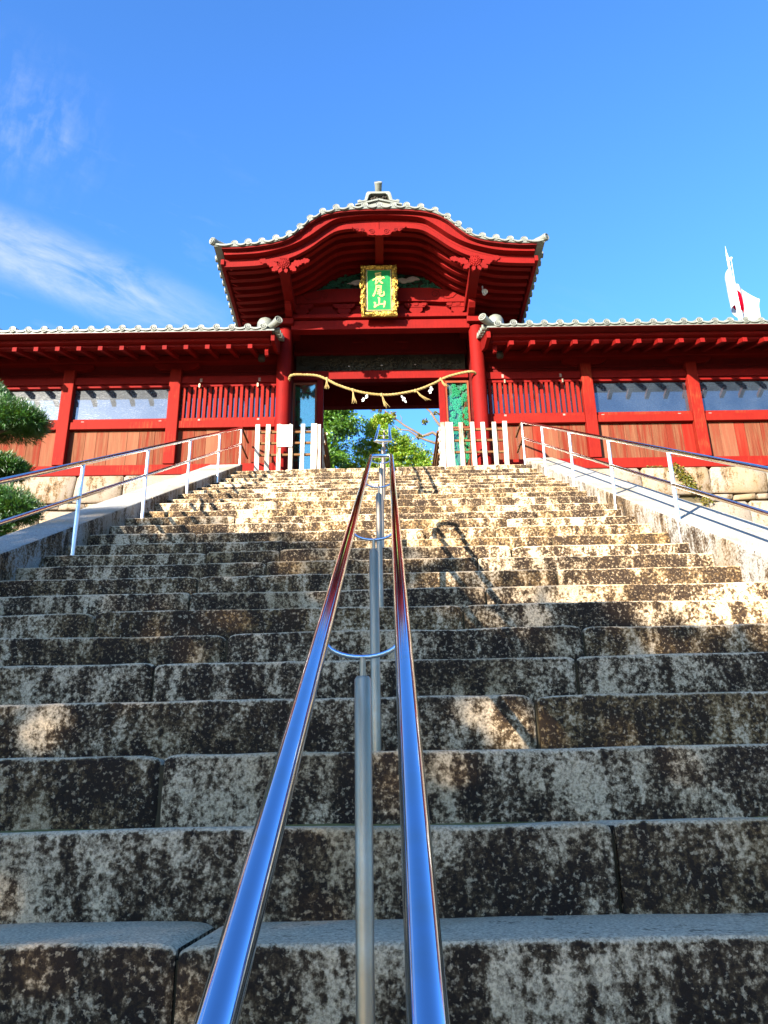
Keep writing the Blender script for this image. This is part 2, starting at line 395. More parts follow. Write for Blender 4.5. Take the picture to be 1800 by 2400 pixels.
class MB:
    def __init__(s): s.v = []; s.f = []; s.sm = []

    def add(s, vs, fs, smooth=False):
        b = len(s.v); s.v += [tuple(v) for v in vs]
        s.f += [tuple(b + i for i in f) for f in fs]; s.sm += [smooth] * len(fs)
        return s

    def box(s, x0, x1, y0, y1, z0, z1):
        vs = [(x, y, z) for x in (x0, x1) for y in (y0, y1) for z in (z0, z1)]
        return s.add(vs, [(0, 1, 3, 2), (4, 6, 7, 5), (0, 4, 5, 1), (2, 3, 7, 6), (0, 2, 6, 4), (1, 5, 7, 3)])

    def beam(s, p0, p1, w, h, upv=(0, 0, 1)):
        p0, p1 = Vector(p0), Vector(p1); d = (p1 - p0).normalized(); r = d.cross(Vector(upv)).normalized(); u = r.cross(d)
        vs = [p + r * a * w / 2 + u * b * h / 2 for p in (p0, p1) for a in (-1, 1) for b in (-1, 1)]
        return s.add(vs, [(0, 1, 3, 2), (4, 6, 7, 5), (0, 4, 5, 1), (2, 3, 7, 6), (0, 2, 6, 4), (1, 5, 7, 3)])

    def tube(s, pts, r, n=10, caps=True, smooth=True):
        pts = [Vector(p) for p in pts]; k = len(pts)
        rs = r if isinstance(r, (list, tuple)) else [r] * k
        rings = []; prev = None
        for i, p in enumerate(pts):
            d = (pts[min(i + 1, k - 1)] - pts[max(i - 1, 0)])
            d = d.normalized() if d.length > 1e-9 else (prev or Vector((0, 0, 1)))
            if i == 0:
                a = Vector((0, 0, 1)) if abs(d.z) < 0.9 else Vector((1, 0, 0))
                x = d.cross(a).normalized()
            else:
                x = (x - d * x.dot(d)).normalized()
            y = d.cross(x); prev = d
            rings.append([p + (x * math.cos(2 * math.pi * j / n) + y * math.sin(2 * math.pi * j / n)) * rs[i] for j in range(n)])
        vs = [v for rg in rings for v in rg]
        fs = [(i * n + j, i * n + (j + 1) % n, (i + 1) * n + (j + 1) % n, (i + 1) * n + j) for i in range(k - 1) for j in range(n)]
        s.add(vs, fs, smooth)
        if caps:
            s.add(rings[0], [tuple(range(n))[::-1]]); s.add(rings[-1], [tuple(range(n))])
        return s

    def prism(s, poly, c0, c1, fn):
        n = len(poly)
        vs = [fn(a, b, c0) for a, b in poly] + [fn(a, b, c1) for a, b in poly]
        return s.add(vs, [tuple(range(n))[::-1], tuple(range(n, 2 * n))] + [(i, (i + 1) % n, n + (i + 1) % n, n + i) for i in range(n)])

    def band(s, us, lo, hi, c0, c1, fn):
        """solid strip between two curves over us, extruded c0..c1"""
        n = len(us)
        vs = [fn(u, f(u), c) for c in (c0, c1) for f in (lo, hi) for u in us]
        A, B, C, D = 0, n, 2 * n, 3 * n; fs = []
        for i in range(n - 1):
            fs += [(A + i, A + i + 1, B + i + 1, B + i), (C + i, D + i, D + i + 1, C + i + 1), (A + i, C + i, C + i + 1, A + i + 1), (B + i, B + i + 1, D + i + 1, D + i)]
        fs += [(A, B, D, C), (A + n - 1, C + n - 1, D + n - 1, B + n - 1)]
        return s.add(vs, fs)

    def lathe(s, prof, o, axis='y', n=16, smooth=True, caps=True):
        o = Vector(o); rings = []
        for r, h in prof:
            rg = []
            for j in range(n):
                c, q = r * math.cos(2 * math.pi * j / n), r * math.sin(2 * math.pi * j / n)
                rg.append(o + Vector((c, h, q) if axis == 'y' else (c, q, h) if axis == 'z' else (h, c, q)))
            rings.append(rg)
        k = len(rings); vs = [v for rg in rings for v in rg]
        s.add(vs, [(i * n + j, i * n + (j + 1) % n, (i + 1) * n + (j + 1) % n, (i + 1) * n + j) for i in range(k - 1) for j in range(n)], smooth)
        if caps:
            s.add(rings[0], [tuple(range(n))]); s.add(rings[-1], [tuple(range(n))])
        return s

    def ball(s, c, rx, ry, rz, n=8, m=6):
        c = Vector(c); vs = []
        for i in range(m + 1):
            th = math.pi * i / m
            for j in range(n):
                ph = 2 * math.pi * j / n
                vs.append(c + Vector((rx * math.sin(th) * math.cos(ph), ry * math.sin(th) * math.sin(ph), rz * math.cos(th))))
        return s.add(vs, [(i * n + j, (i + 1) * n + j, (i + 1) * n + (j + 1) % n, i * n + (j + 1) % n) for i in range(m) for j in range(n)], True)

    def mesh(s, name, mat, org=(0, 0, 0), bevel=0.0):
        me = bpy.data.meshes.new(name); o = Vector(org)
        me.from_pydata([(v[0] - o[0], v[1] - o[1], v[2] - o[2]) for v in s.v], [], s.f)
        me.polygons.foreach_set('use_smooth', s.sm)
        bm = bmesh.new(); bm.from_mesh(me)
        if bevel:
            bmesh.ops.remove_doubles(bm, verts=bm.verts, dist=1e-5)
        bmesh.ops.recalc_face_normals(bm, faces=bm.faces)
        if bevel:
            ed = [e for e in bm.edges if len(e.link_faces) == 2 and e.calc_face_angle(0) > 0.6]
            bmesh.ops.bevel(bm, geom=ed, offset=bevel, segments=2, profile=0.6, affect='EDGES', clamp_overlap=True)
        bm.to_mesh(me); bm.free()
        for mm in (mat if isinstance(mat, list) else [mat]): me.materials.append(mm)
        return me

    def build(s, name, mat, parent=None, bevel=0.0, org=None):
        org = ORG[parent] if parent is not None else (org or (0, 0, 0))
        o = put(name, s.mesh(name, mat, org, bevel), parent)
        if parent is None: o.location = org; ORG[o] = Vector(org)
        return o


def box(name, mat, parent, x0, x1, y0, y1, z0, z1, bevel=0.006):
    return MB().box(x0, x1, y0, y1, z0, z1).build(name, mat, parent, bevel)


def interp(tab):
    def f(x):
        x = abs(x)
        if x <= tab[0][0]: return tab[0][1]
        for i in range(len(tab) - 1):
            (x0, y0), (x1, y1) = tab[i], tab[i + 1]
            if x <= x1:
                m0 = 0.0 if i == 0 else (y1 - tab[i - 1][1]) / (x1 - tab[i - 1][0])
                m1 = (y1 - y0) / (x1 - x0) if i + 2 >= len(tab) else (tab[i + 2][1] - y0) / (tab[i + 2][0] - x0)
                h = x1 - x0; t = (x - x0) / h
                return (2 * t**3 - 3 * t**2 + 1) * y0 + (t**3 - 2 * t**2 + t) * h * m0 + (-2 * t**3 + 3 * t**2) * y1 + (t**3 - t**2) * h * m1
        return tab[-1][1]
    return f


FV = lambda a, b, c: (a, c, b)       # (u, z) outline pushed along v
FU = lambda a, b, c: (c, a, b)       # (v, z) outline pushed along u

# ------------------------------------------------------------------ ground, hill and slope
MB().add([(-400, -400, -2.3), (400, -400, -2.3), (400, 600, -2.3), (-400, 600, -2.3)], [(0, 1, 2, 3)]).build('ground', M['gravel'])['kind'] = 'structure'
prof = [(-3.0, -2.6), (13.5, 4.0), (13.5, 5.24), (62.0, 5.24), (110.0, -2.6)]
hb = MB(); n = len(prof)
hb.add([(x, y, z) for x in (-80, 80) for y, z in prof], [(i, i + 1, n + i + 1, n + i) for i in range(n - 1)] + [tuple(range(n)), tuple(range(n, 2 * n))])
hb.build('hill', M['slope'])['kind'] = 'structure'

# ------------------------------------------------------------------ stone stairs
STEPZ = {0: -.211, 1: .011, 2: .230, 3: .453, 4: .676, 5: .888, 6: 1.108, 7: 1.318, 8: 1.536, 9: 1.756, 10: 1.970, 11: 2.184, 12: 2.408, 13: 2.639,
         14: 2.861, 15: 3.087, 16: 3.325, 17: 3.545, 18: 3.768, 19: 3.980, 20: 4.190, 21: 4.400, 22: 4.607, 23: 4.832, 24: 5.070, 25: 5.307}
for k in range(-9, 0): STEPZ[k] = -.211 + .221 * k
SY = lambda k: 1.876 + .4 * k
XL = lambda y: -2.66 + max(0, min(1, (y - 4.5) / 7.5)) * 0.26
XR = 2.26
JOINTS = {0: [-.45, 1.35], 1: [.556, -1.9], 2: [-.727, 1.6], 3: [.52], 4: [-1.01, .77], 5: [-.79, .907], 6: [-1.58, .38], 7: [-1.18, .55], 8: [-1.24, 1.06],
          9: [-.86, .6], 10: [-1.38, -.83, .9], 11: [-.82, 1.3], 12: [-1.67, .3, .9], 13: [-.79, 1.06], 14: [-1.5, 1.42]}
stairs = thing('stone_stairs', None, None, (GX, 1.876, -.21), kind='structure')


def stone(x0, x1, yf, yb, z0, z1, seed):
    b = MB(); L = x1 - x0
    seg = max(4, int(L / 0.13))
    xs = [x0, x0 + .012, x0 + .035] + [x0 + .07 + (L - .14) * i / seg for i in range(seg + 1)] + [x1 - .035, x1 - .012, x1]
    e0 = random.choice((.008, .012, .012, .026)); ins = [e0, e0 * .4, e0 * .1] + [0] * (seg + 1) + [e0 * .1, e0 * .4, e0]
    r = .018; rows = []
    for x, e in zip(xs, ins):
        w = noise.noise((x * 1.9, seed * 7.3, 0.0)) * .008 + noise.noise((x * 8, seed * 3.1, 5.0)) * .0045
        q = noise.noise((x * 2.2, seed * 5.3, 9.0)) * .010 + noise.noise((x * 9, seed * 3.7, 2.0)) * .004
        zt = z1 + w - e; y = yf + q + e * .8
        rows.append([(x, y + .004, z0), (x, y - .003, z0 + (zt - z0) * .35), (x, y, zt - r), (x, y + r * .13, zt - r * .5), (x, y + r * .4, zt - r * .15), (x, y + r, zt), (x, yb, zt + .004)])
    m = 7; vs = [p for rw in rows for p in rw]
    b.add(vs, [(i * m + j, (i + 1) * m + j, (i + 1) * m + j + 1, i * m + j + 1) for i in range(len(xs) - 1) for j in range(m - 1)], True)
    b.add(rows[0], [tuple(range(m))]); b.add(rows[-1], [tuple(range(m))])
    return b


bed = MB()
for k in range(-9, 26):
    yf, z1, z0 = SY(k), STEPZ[k], STEPZ.get(k - 1, -2.3) - .012
    yb = SY(k + 1) + .06
    xl = XL(yf) - .06
    js = JOINTS.get(k)
    if js is None:
        js = []; x = xl + random.uniform(.5, 1.7)
        while x < XR - .4:
            js.append(x); x += random.uniform(.9, 1.9)
    xs = [xl] + sorted(js) + [XR + .04]
    for x in sorted(js) if k < 12 else ():
        MB().box(x - .012, x + .012, yf + .024, yf + .08, z0, z1 - .03).build('mortar_joint', M['mortar'], stairs)
    if k < 9:
        b = MB(); n_ = 40
        vs = []
        for i in range(n_ + 1):
            x = xl + (XR + .04 - xl) * i / n_; a = .006 + .010 * max(0, noise.noise((x * 2.3, k * 4.1, 1.0)) + .25); h = .004 + .010 * max(0, noise.noise((x * 3.1, k * 2.7, 6.0)) + .3)
            vs += [(x, yf - a, z0 + .010), (x, yf + .012, z0 + .012 + h)]
        b.add(vs, [(2 * i, 2 * i + 2, 2 * i + 3, 2 * i + 1) for i in range(n_)], True)
        b.build('moss_line', M['moss'], stairs)
    for i in range(len(xs) - 1):
        g = (.003 if k >= 12 else .004) + random.random() * .003
        dy, dz = random.uniform(-.008, .008), random.uniform(-.007, .005)
        stone(xs[i] + g, xs[i + 1] - g, yf + dy, yb, z0, z1 + dz, k * 11 + i).build('step_stone', M['step'], stairs)
    bed.box(xl - .02, XR + .06, yf + .07, yb + .02, z0 - .35, z1 - .035)
bed.build('mortar_bed', M['mortar'], stairs)
# landing: paving slabs from the last step into the gate
y = 11.99
while y < 17.4:
    x = -2.7
    while x < 2.5:
        w = min(random.uniform(.7, 1.2), 2.52 - x)
        if w < .3: w = 2.52 - x
        MB().box(x + .004, x + w - .004, y + .35 + .004, y + .95 - .004, 5.12, 5.302 + random.uniform(-.004, .004)).build('paving_slab', M['curb'], stairs, .012)
        x += w + .0001
    y += .6


# curbs: sloping slabs beside the steps
def curb(name, inner0, inner1, out, c, label):
    cu = thing(name, None, None, (inner0, 2.0, 0), kind='structure')
    ys = [-2.0, -.1, 1.9, 4.0, 6.3, 8.2, 10.5, 12.52]
    for i in range(len(ys) - 1):
        b = MB(); vs = []
        for y in (ys[i] + .004, ys[i + 1] - .004):
            t = max(0, min(1, (y - 4.5) / 8)); xi = inner0 + (inner1 - inner0) * t
            zt = .541 * y + c
            for x in (xi, out):
                vs += [(x, y, zt - 1.1), (x, y, zt)]
        b.add(vs, [(0, 1, 3, 2), (4, 6, 7, 5), (0, 4, 5, 1), (2, 3, 7, 6), (0, 2, 6, 4), (1, 5, 7, 3)])
        b.build('curb_stone', M['curb'], cu, .025)


curb('stair_curb', -2.63, -2.42, -2.98, -1.06, '')
curb('stair_curb', 2.22, 2.24, 2.74, -1.06, '')
# ------------------------------------------------------------------ the gate
DC = interp([(0, 9.999), (.24, 9.998), (.487, 9.985), (.725, 9.955), (.965, 9.885), (1.165, 9.755), (1.333, 9.585), (1.52, 9.425), (1.735, 9.335), (1.975, 9.288), (2.205, 9.258), (2.435, 9.243), (2.85, 9.25)])
BB = interp([(0, 9.585), (.46, 9.565), (.74, 9.515), (.95, 9.375), (1.21, 9.16), (1.505, 8.985), (1.95, 8.85), (2.3, 8.815), (2.9, 8.80)])
BB0 = BB; KB = 11.58 / 11.43
BB = lambda u: BB0(u) * KB
DISC_U = [0, .24, .482, .723, .962, 1.170, 1.338, 1.515, 1.735, 1.972, 2.205, 2.435]


def tile_disc_mesh(r=.062):
    """round eave tile end: rim, bead ring and a three-comma whorl, facing -y"""
    b = MB()
    b.lathe([(r * .96, .030), (r, .0), (r, -.012), (r * .93, -.018), (r * .80, -.018), (r * .74, -.006), (r * .02, -.006)], (0, 0, 0), n=20)
    for k in range(14):
        a = 2 * math.pi * k / 14; c = (r * .62 * math.cos(a), -.008, r * .62 * math.sin(a))
        b.box(c[0] - r * .055, c[0] + r * .055, -.011, -.004, c[2] - r * .055, c[2] + r * .055)
    for k in range(3):
        a0 = 2 * math.pi * k / 3; poly_o, poly_i = [], []
        for i in range(8):
            t = i / 7; a = a0 + t * 2.3; rad = r * (.20 + .26 * t); w = r * .15 * (1 - t) ** .7 + r * .012
            poly_o.append(((rad + w) * math.cos(a), (rad + w) * math.sin(a))); poly_i.append(((rad - w) * math.cos(a), (rad - w) * math.sin(a)))
        b.prism(poly_o + poly_i[::-1], -.014, -.004, FV)
    return b


def channel(path, rfun, n=8):
    """half-round tile row along a path (list of (u, v, z)); opens downwards"""
    b = MB(); return b.tube(path, rfun, n, caps=True)


gate = thing('shrine_gate', 'red lacquered shrine gate with a curved undulating gable and grey tiled roof', 'gate', (0, 0, 5.302), gate=True)
red, rdk, til = M['red'], M['red_dark'], M['tile']


def disc_mesh(b, r, ax=1):
    me = b.mesh('tile_disc', [til, M['tile_dirt']])
    for p_ in me.polygons:                                   # the sunk face behind the relief is coloured darker, as if shaded
        if len(p_.vertices) == 20 or (len(p_.vertices) == 4 and p_.area > 2e-5 and (Vector((p_.center[0], p_.center[1], p_.center[2])) - Vector([p_.center[i] if i == ax else 0 for i in range(3)])).length < r * .78 and abs(p_.normal[ax]) > .97 and p_.area > r * r * .02): p_.material_index = 1
    return me


disc_me = disc_mesh(tile_disc_mesh(), .062)
disc_big = disc_mesh(tile_disc_mesh(.072), .072)
# columns
for s in (-1, 1):
    b = MB(); b.lathe([(.150, 5.305), (.150, 5.36), (.13, 5.40), (.132, 6.6), (.128, 8.50), (.118, 8.52)], (1.735 * s, 0, 0), axis='z', n=24)
    b.build('column', red, gate)
    box('column_base_stone', M['curb'], gate, 1.735 * s - .2, 1.735 * s + .2, -.2, .2, 5.20, 5.318, .01)
    b = MB(); b.lathe([(.125, 5.30), (.125, 9.2)], (1.735 * s, 3.1, 0), axis='z', n=20); b.build('column', red, gate)
    # bracket stack over the column: bearing block, arms, purlin with its lit front end
    box('bearing_block', red, gate, 1.735 * s - .165, 1.735 * s + .165, -.165, .165, 8.565, 8.68, .015)
    pl = [(-.42, 8.87), (-.42, 8.80), (-.34, 8.73), (-.22, 8.69), (.22, 8.69), (.34, 8.73), (.42, 8.80), (.42, 8.87)]
    MB().prism(pl, 1.65 * s - .06, 1.65 * s + .06, FU).build('bracket_arm', red, gate, .008)
    box('purlin', red, gate, 1.63 * s - .085, 1.63 * s + .085, -1.235, 3.6, 8.875, 9.03, .01)
    box('side_wall_board', rdk, gate, 1.70 * s - .02, 1.70 * s + .02, .12, 3.0, 5.32, 8.86, 0)
    pl = [(1.84 * s, 8.55), (2.12 * s, 8.50), (2.16 * s, 8.44), (2.05 * s, 8.36), (1.84 * s, 8.33)]
    MB().prism(pl, -.06, .06, FV).build('beam_nose', red, gate, .01)
# beams across the front
box('tie_beam', red, gate, -1.62, 1.62, -.09, .09, 8.475, 8.665, .012)
box('moulding', red, gate, -1.66, 1.66, -.13, .10, 8.70, 8.775, .01)
box('frieze_board', red, gate, -1.60, 1.60, .0, .04, 8.775, 9.03, 0)
pts = [(-1.66, 9.03)] + [(u, 9.03 + .03 * max(0, 1 - (u / 1.1) ** 4)) for u in [-1.1 + .1 * i for i in range(23)]] + [(1.66, 9.03), (1.62, 9.16)]
pts += [(u, 9.16 + .18 * math.sin(min(1, (1.62 - abs(u)) / .8) * math.pi / 2)) for u in [1.5 - .1 * i for i in range(31)]] + [(-1.62, 9.16)]
rb = MB().prism(pts, -.10, .08, FV).build('rainbow_beam', red, gate)


def spiral(c, r0, r1, a0, turns, v, rad, n=26, sgn=1):
    return [(c[0] + sgn * (r0 + (r1 - r0) * i / n) * math.cos(a0 + turns * 2 * math.pi * i / n), v, c[1] + (r0 + (r1 - r0) * i / n) * math.sin(a0 + turns * 2 * math.pi * i / n)) for i in range(n + 1)]


for s in (-1, 1):
    b = MB().tube(spiral((1.02 * s, 9.20), .085, .02, -.4, 1.4, -.104, .009, sgn=s), .008, 6)
    b.tube([((1.10 + .08 * i) * s, -.104, 9.15 - .03 * math.sin(i * 1.1) - .012 * i) for i in range(4)] + [(1.42 * s, -.104, 9.21), (1.52 * s, -.104, 9.25)], .008, 6)
    b.build('carved_scroll', rdk, rb)
    # bracket clusters on the moulding
    for uc, half in ((.66, False), (1.43, True)):
        b = MB(); wl, wr = .21, (.12 if half else .21)
        pl = [(s * (uc - wl), 9.018), (s * (uc - wl), 8.985), (s * (uc - wl + .06), 8.93), (s * (uc + wr - (0 if half else .06)), 8.93), (s * (uc + wr), 8.985), (s * (uc + wr), 9.018)]
        b.prism(pl, -.085, -.002, FV)
        pl = [(s * (uc - .12), 8.93), (s * (uc - .12), 8.86), (s * (uc - .07), 8.82), (s * (uc + .07), 8.82), (s * (uc + .12), 8.86), (s * (uc + .12), 8.93)]
        b.prism(pl, -.075, -.003, FV)
        for du in (-.15, 0, .15):
            if not (half and du > 0): b.prism([(s * (uc + du - .035), 8.955), (s * (uc + du + .035), 8.955), (s * (uc + du + .045), 9.016), (s * (uc + du - .045), 9.016)], -.098, -.086, FV)
        b.prism([(s * (uc - .06), 8.778), (s * (uc + .06), 8.778), (s * (uc + .085), 8.82), (s * (uc - .085), 8.82)], -.09, -.003, FV)
        b.build('bracket', red, gate, .006)
# curved gable: bargeboard in two stages with a groove, eave board above
us = [-2.62 + 5.24 * i / 80 for i in range(81)]
for s in (-1, 1):
    uh = [s * 2.62 * i / 44 + s * .004 for i in range(45)]
    MB().band(uh, lambda u: BB(u) - (.05 * max(0, 1 - abs(u) / .16) ** 2), lambda u: BB(u) + .10, -1.32, -1.24, FV).build('bargeboard', red, gate)
    MB().band(uh, lambda u: BB(u) + .108, lambda u: BB(u) + .155, -1.316, -1.24, FV).build('bargeboard', red, gate)
MB().band(us, lambda u: BB(u) + .158, lambda u: DC(u) - .104, -1.44, -1.23, FV).build('eave_board', red, gate)
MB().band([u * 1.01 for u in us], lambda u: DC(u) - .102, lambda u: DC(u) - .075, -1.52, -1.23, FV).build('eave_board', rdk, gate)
# curved ribs of the soffit and the boards over them
for k in range(20):
    v = -1.12 + .215 * k
    MB().band([-2.60 + 5.2 * i / 48 for i in range(49)], lambda u: BB(u) + .05, lambda u: BB(u) + .135, v, v + .085, FV).build('soffit_rib', red, gate)
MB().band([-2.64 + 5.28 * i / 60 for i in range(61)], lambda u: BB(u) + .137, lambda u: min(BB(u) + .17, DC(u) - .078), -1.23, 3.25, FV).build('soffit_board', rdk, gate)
for s in (-1, 1):
    box('side_fascia', red, gate, s * 2.655 - .03, s * 2.655 + .03, -1.36, 3.2, 8.945, 9.05, .008)
box('ridge_purlin', red, gate, -.075, .075, -1.23, -.05, 9.62, 9.745, .008)
# gable panel with the carved pines and cranes
pn = MB().band([-1.45 + 2.9 * i / 40 for i in range(41)], lambda u: min(9.17 + .17 * math.sin(min(1, (1.62 - abs(u)) / .8) * math.pi / 2), BB(u)), lambda u: BB(u) + .10, .03, .07, FV).build('gable_panel', M['dark_carving'], gate)
b = MB()
for i in range(170):
    u = random.uniform(-1.15, 1.15); zt = BB(u) + .02
    z = random.uniform(9.36, max(9.37, zt))
    if z > zt: continue
    for q in range(4):
        b.ball((u + random.uniform(-.05, .05), .02 - random.random() * .03, z + random.uniform(-.025, .03)), .035, .018, .022, 6, 4)
for i in range(60):
    u = random.uniform(-.9, .9); a = random.uniform(.6, 2.5)
    b.beam((u, -.02, 9.35), (u + .09 * math.cos(a), -.03, 9.35 + .09 * math.sin(a)), .006, .006, (0, 1, 0))
pc = b.build('pine_carving', M['pine_green'], gate); pc['kind'] = 'stuff'
for cu, cz, sgn in ((-.40, 9.50, 1), (.42, 9.53, -1), (.62, 9.56, 1)):
    b = MB()
    wing = [(-.16, -.02), (-.08, .035), (.0, .06), (.07, .04), (.13, -.005), (.05, -.012), (-.04, -.025)]
    b.prism([(cu + sgn * a, cz + c) for a, c in wing], -.07, -.035, FV); b.ball((cu - sgn * .03, -.045, cz - .02), .07, .03, .028, 8, 5)
    b.tube([(cu - sgn * .08, -.05, cz - .02), (cu - sgn * .16, -.055, cz - .005), (cu - sgn * .21, -.055, cz - .02)], [.014, .010, .004], 6)
    b.build('crane_carving', M['crane_white'], gate)
# pendants under the bargeboard
b = MB(); half = [(0, -.055), (.07, -.015), (.16, .004), (.30, .0), (.47, .0), (.43, -.04), (.39, -.045), (.385, -.085), (.34, -.10), (.31, -.085), (.285, -.11), (.235, -.105), (.21, -.125), (.19, -.165), (.13, -.178), (.08, -.172), (.04, -.185), (0, -.18)]
for s in (-1, 1):
    b.prism([(s * a, 9.575 * KB + c) for a, c in half], -1.35, -1.29, FV)
gp = b.build('cloud_pendant', red, gate)
for s in (-1, 1):
    for c, r0, a0 in (((.125, 9.465), .055, .3), ((.285, 9.50), .036, .5), ((.38, 9.515), .026, .5)):
        MB().tube(spiral((s * c[0], c[1] * KB), r0, .008, a0, 1.6, -1.352, .01, sgn=s), .008, 6).build('carved_scroll', rdk, gp)
for s in (-1, 1):
    c = Vector((1.615 * s, -1.34, 8.845 * KB))
    pe = thing('x', None, None, (0, 0, 0)) if False else None
    b = MB(); b.prism([(c.x - .07, c.z - .02), (c.x + .07, c.z - .02), (c.x + .075, c.z + .13), (c.x - .075, c.z + .13)], -1.32, -1.27, FV)
    pen = b.build('flower_pendant', red, gate)
    b = MB(); b.lathe([(.10, .05), (.085, .0), (.045, -.025), (.005, -.028)], c, n=16)
    for ring, (rr_, nn, ln) in enumerate(((.085, 16, .04), (.055, 13, .034), (.028, 8, .026))):
        for k in range(nn):
            a = 2 * math.pi * (k + .5 * ring) / nn
            b.ball((c.x + rr_ * math.cos(a), c.y - .006 - .012 * ring, c.z + rr_ * math.sin(a)), .013 + .012 * abs(math.cos(a)), .014, .013 + .012 * abs(math.sin(a)), 6, 4)
    b.build('flower', red, pen)
    for (x, z, sc, rot) in ((-.20, .0, 1.0, 2.7), (-.14, -.09, .75, 3.9), (-.34, .05, .8, 2.9), (.20, .0, 1.0, .4), (.14, -.09, .75, -.75), (.34, .06, .8, .2), (-.03, -.13, .5, -1.8), (.06, -.13, .5, -1.2)):
        lf = [(-.10, 0), (-.06, .05), (-.02, .045), (.0, .075), (.045, .05), (.07, .06), (.115, .0), (.07, -.05), (.05, -.045), (.01, -.075), (-.03, -.045), (-.06, -.05)]
        ca, sa = math.cos(rot), math.sin(rot)
        MB().prism([(c.x + s * (x + sc * (p * ca - q * sa)), c.z + z + sc * (p * sa + q * ca)) for p, q in lf], -1.335 - random.random() * .012, -1.295, FV).build('carved_leaf', red, pen)
# roof body, tile rows, edge tiles
ur = [-2.78 + 5.56 * i / 72 for i in range(73)]
MB().band(ur, lambda u: DC(u) - .072, lambda u: DC(u) - .035, -1.54, 3.3, FV).build('roof_bed', til, gate)
for s in (-1, 1):
    path = [(s * (.10 + 2.72 * i / 40), 0, DC(.10 + 2.72 * i / 40) + .012) for i in range(41)]
    rad = [.058 if i % 4 else .064 for i in range(41)]
    rme = MB().tube(path, rad, 8).mesh('tile_row', til)
    side_disc = tile_disc_mesh(.060)
    side_disc.v = [(-s * (-v[1]) if False else s * (-v[1]), v[0], v[2]) for v in side_disc.v]
    sd = side_disc.mesh('tile_disc', til)
    for k in range(20):
        v = -1.10 + .225 * k
        o = put('tile_row', rme, gate, (0, v, 5.302)); o.location = (0, v, -5.302)
        d = put('tile_disc', sd, o); d.location = (s * 2.815, 0, DC(2.8) + .012)
    for k in range(19):
        v = -1.10 + .225 * k
        pl = [(v + .05 + .125 * i / 5, DC(2.8) - .005 - .028 * math.sin(math.pi * i / 5)) for i in range(6)]
        MB().prism(pl + [(a, c - .032) for a, c in pl[::-1]], s * 2.72, s * 2.80, FU).build('flat_tile', til, gate)
# front row: short tiles with discs, lips between
short = MB().tube([(0, -.01, 0), (0, .18, .012), (0, .19, .012), (0, .42, .03)], [.057, .055, .060, .058], 10).mesh('edge_tile', til)
full = [-u for u in DISC_U[:0:-1]] + DISC_U
for u in full:
    o = put('edge_tile', short, gate, (u + random.uniform(-.006, .006), -1.53 + random.uniform(-.012, .012), DC(u) + random.uniform(-.005, .005)), (random.uniform(-.03, .03), 0, random.uniform(-.04, .04)))
    put('tile_disc', disc_me, o)
ends = [(-2.80, 0)] + [(u, 0) for u in full] + [(2.80, 0)]
for i in range(len(ends) - 1):
    u0, u1 = ends[i][0] + .035, ends[i + 1][0] - .035
    pl = [(u0 + (u1 - u0) * j / 6, DC(u0) + (DC(u1) - DC(u0)) * j / 6 - .022 - .026 * math.sin(math.pi * j / 6)) for j in range(7)]
    o = MB().prism([(a, c) for a, c in pl] + [(a, c - .028) for a, c in pl[::-1]], -1.565, -1.20, FV).build('flat_tile', til, gate)
    MB().prism([(a, c + .012) for a, c in pl[1:-1]] + [(a, c - .002) for a, c in pl[1:-1][::-1]], -1.555, -1.30, FV).build('tile_lip', til, o)
for s in (-1, 1):
    b = MB().tube([(s * 2.40, -1.20, 9.30), (s * 2.62, -1.38, 9.28), (s * 2.745, -1.50, 9.262), (s * 2.80, -1.56, 9.262)], [.055, .058, .062, .070], 14)
    o = b.build('corner_tile', til, gate)
    d = put('tile_disc', disc_me, o, rot=(0, 0, s * .75)); d.location = Vector((s * 2.806, -1.567, 9.262)) - ORG[gate]
# ridge: peaked tile courses, stacked ridge, end tile with its horn
for s in (-1, 1):
    MB().prism([(s * .002, 10.03), (s * .48, 9.985), (s * .50, 10.005), (s * .002, 10.14)], -1.46, 3.3, FV).build('ridge_flank', til, gate)
    MB().prism([(s * .002, 10.143), (s * .40, 10.035), (s * .41, 10.06), (s * .002, 10.175)], -1.50, 3.3, FV).build('ridge_cover_tile', til, gate)
box('ridge_course', til, gate, -.15, .15, -1.18, 3.2, 10.13, 10.40, .01)
MB().tube([(0, -1.2, 10.41), (0, 3.2, 10.41)], .075, 12).build('ridge_cap', til, gate)
b = MB()
outer = [(-.36, 10.215), (-.37, 10.262), (-.33, 10.285), (-.29, 10.262), (-.245, 10.275), (-.215, 10.42), (-.19, 10.455), (.19, 10.455), (.215, 10.42), (.245, 10.275), (.29, 10.262), (.33, 10.285), (.37, 10.262), (.36, 10.215), (.20, 10.255), (.165, 10.38), (.13, 10.41), (-.13, 10.41), (-.165, 10.38), (-.20, 10.255)]
b.prism(outer, -1.36, -1.20, FV)
on = b.build('ridge_end_tile', til, gate, .006)
b = MB().box(-.19, .19, -1.28, -1.2, 10.2, 10.43)
for i in range(26):
    b.ball((random.uniform(-.13, .13), -1.295, random.uniform(10.26, 10.385)), .028, .022, .02, 6, 4)
b.build('relief', M['dark_carving'], on)
hp = [(0, -1.12, 10.44), (0, -1.22, 10.46), (0, -1.31, 10.51), (0, -1.39, 10.60)]
hn = MB().tube(hp, [.060, .058, .060, .068], 16).build('ridge_horn', til, gate)
put('tile_disc', disc_big, hn, rot=(R_(-38), 0, 0)).location = Vector((0, -1.395, 10.607)) - ORG[gate]
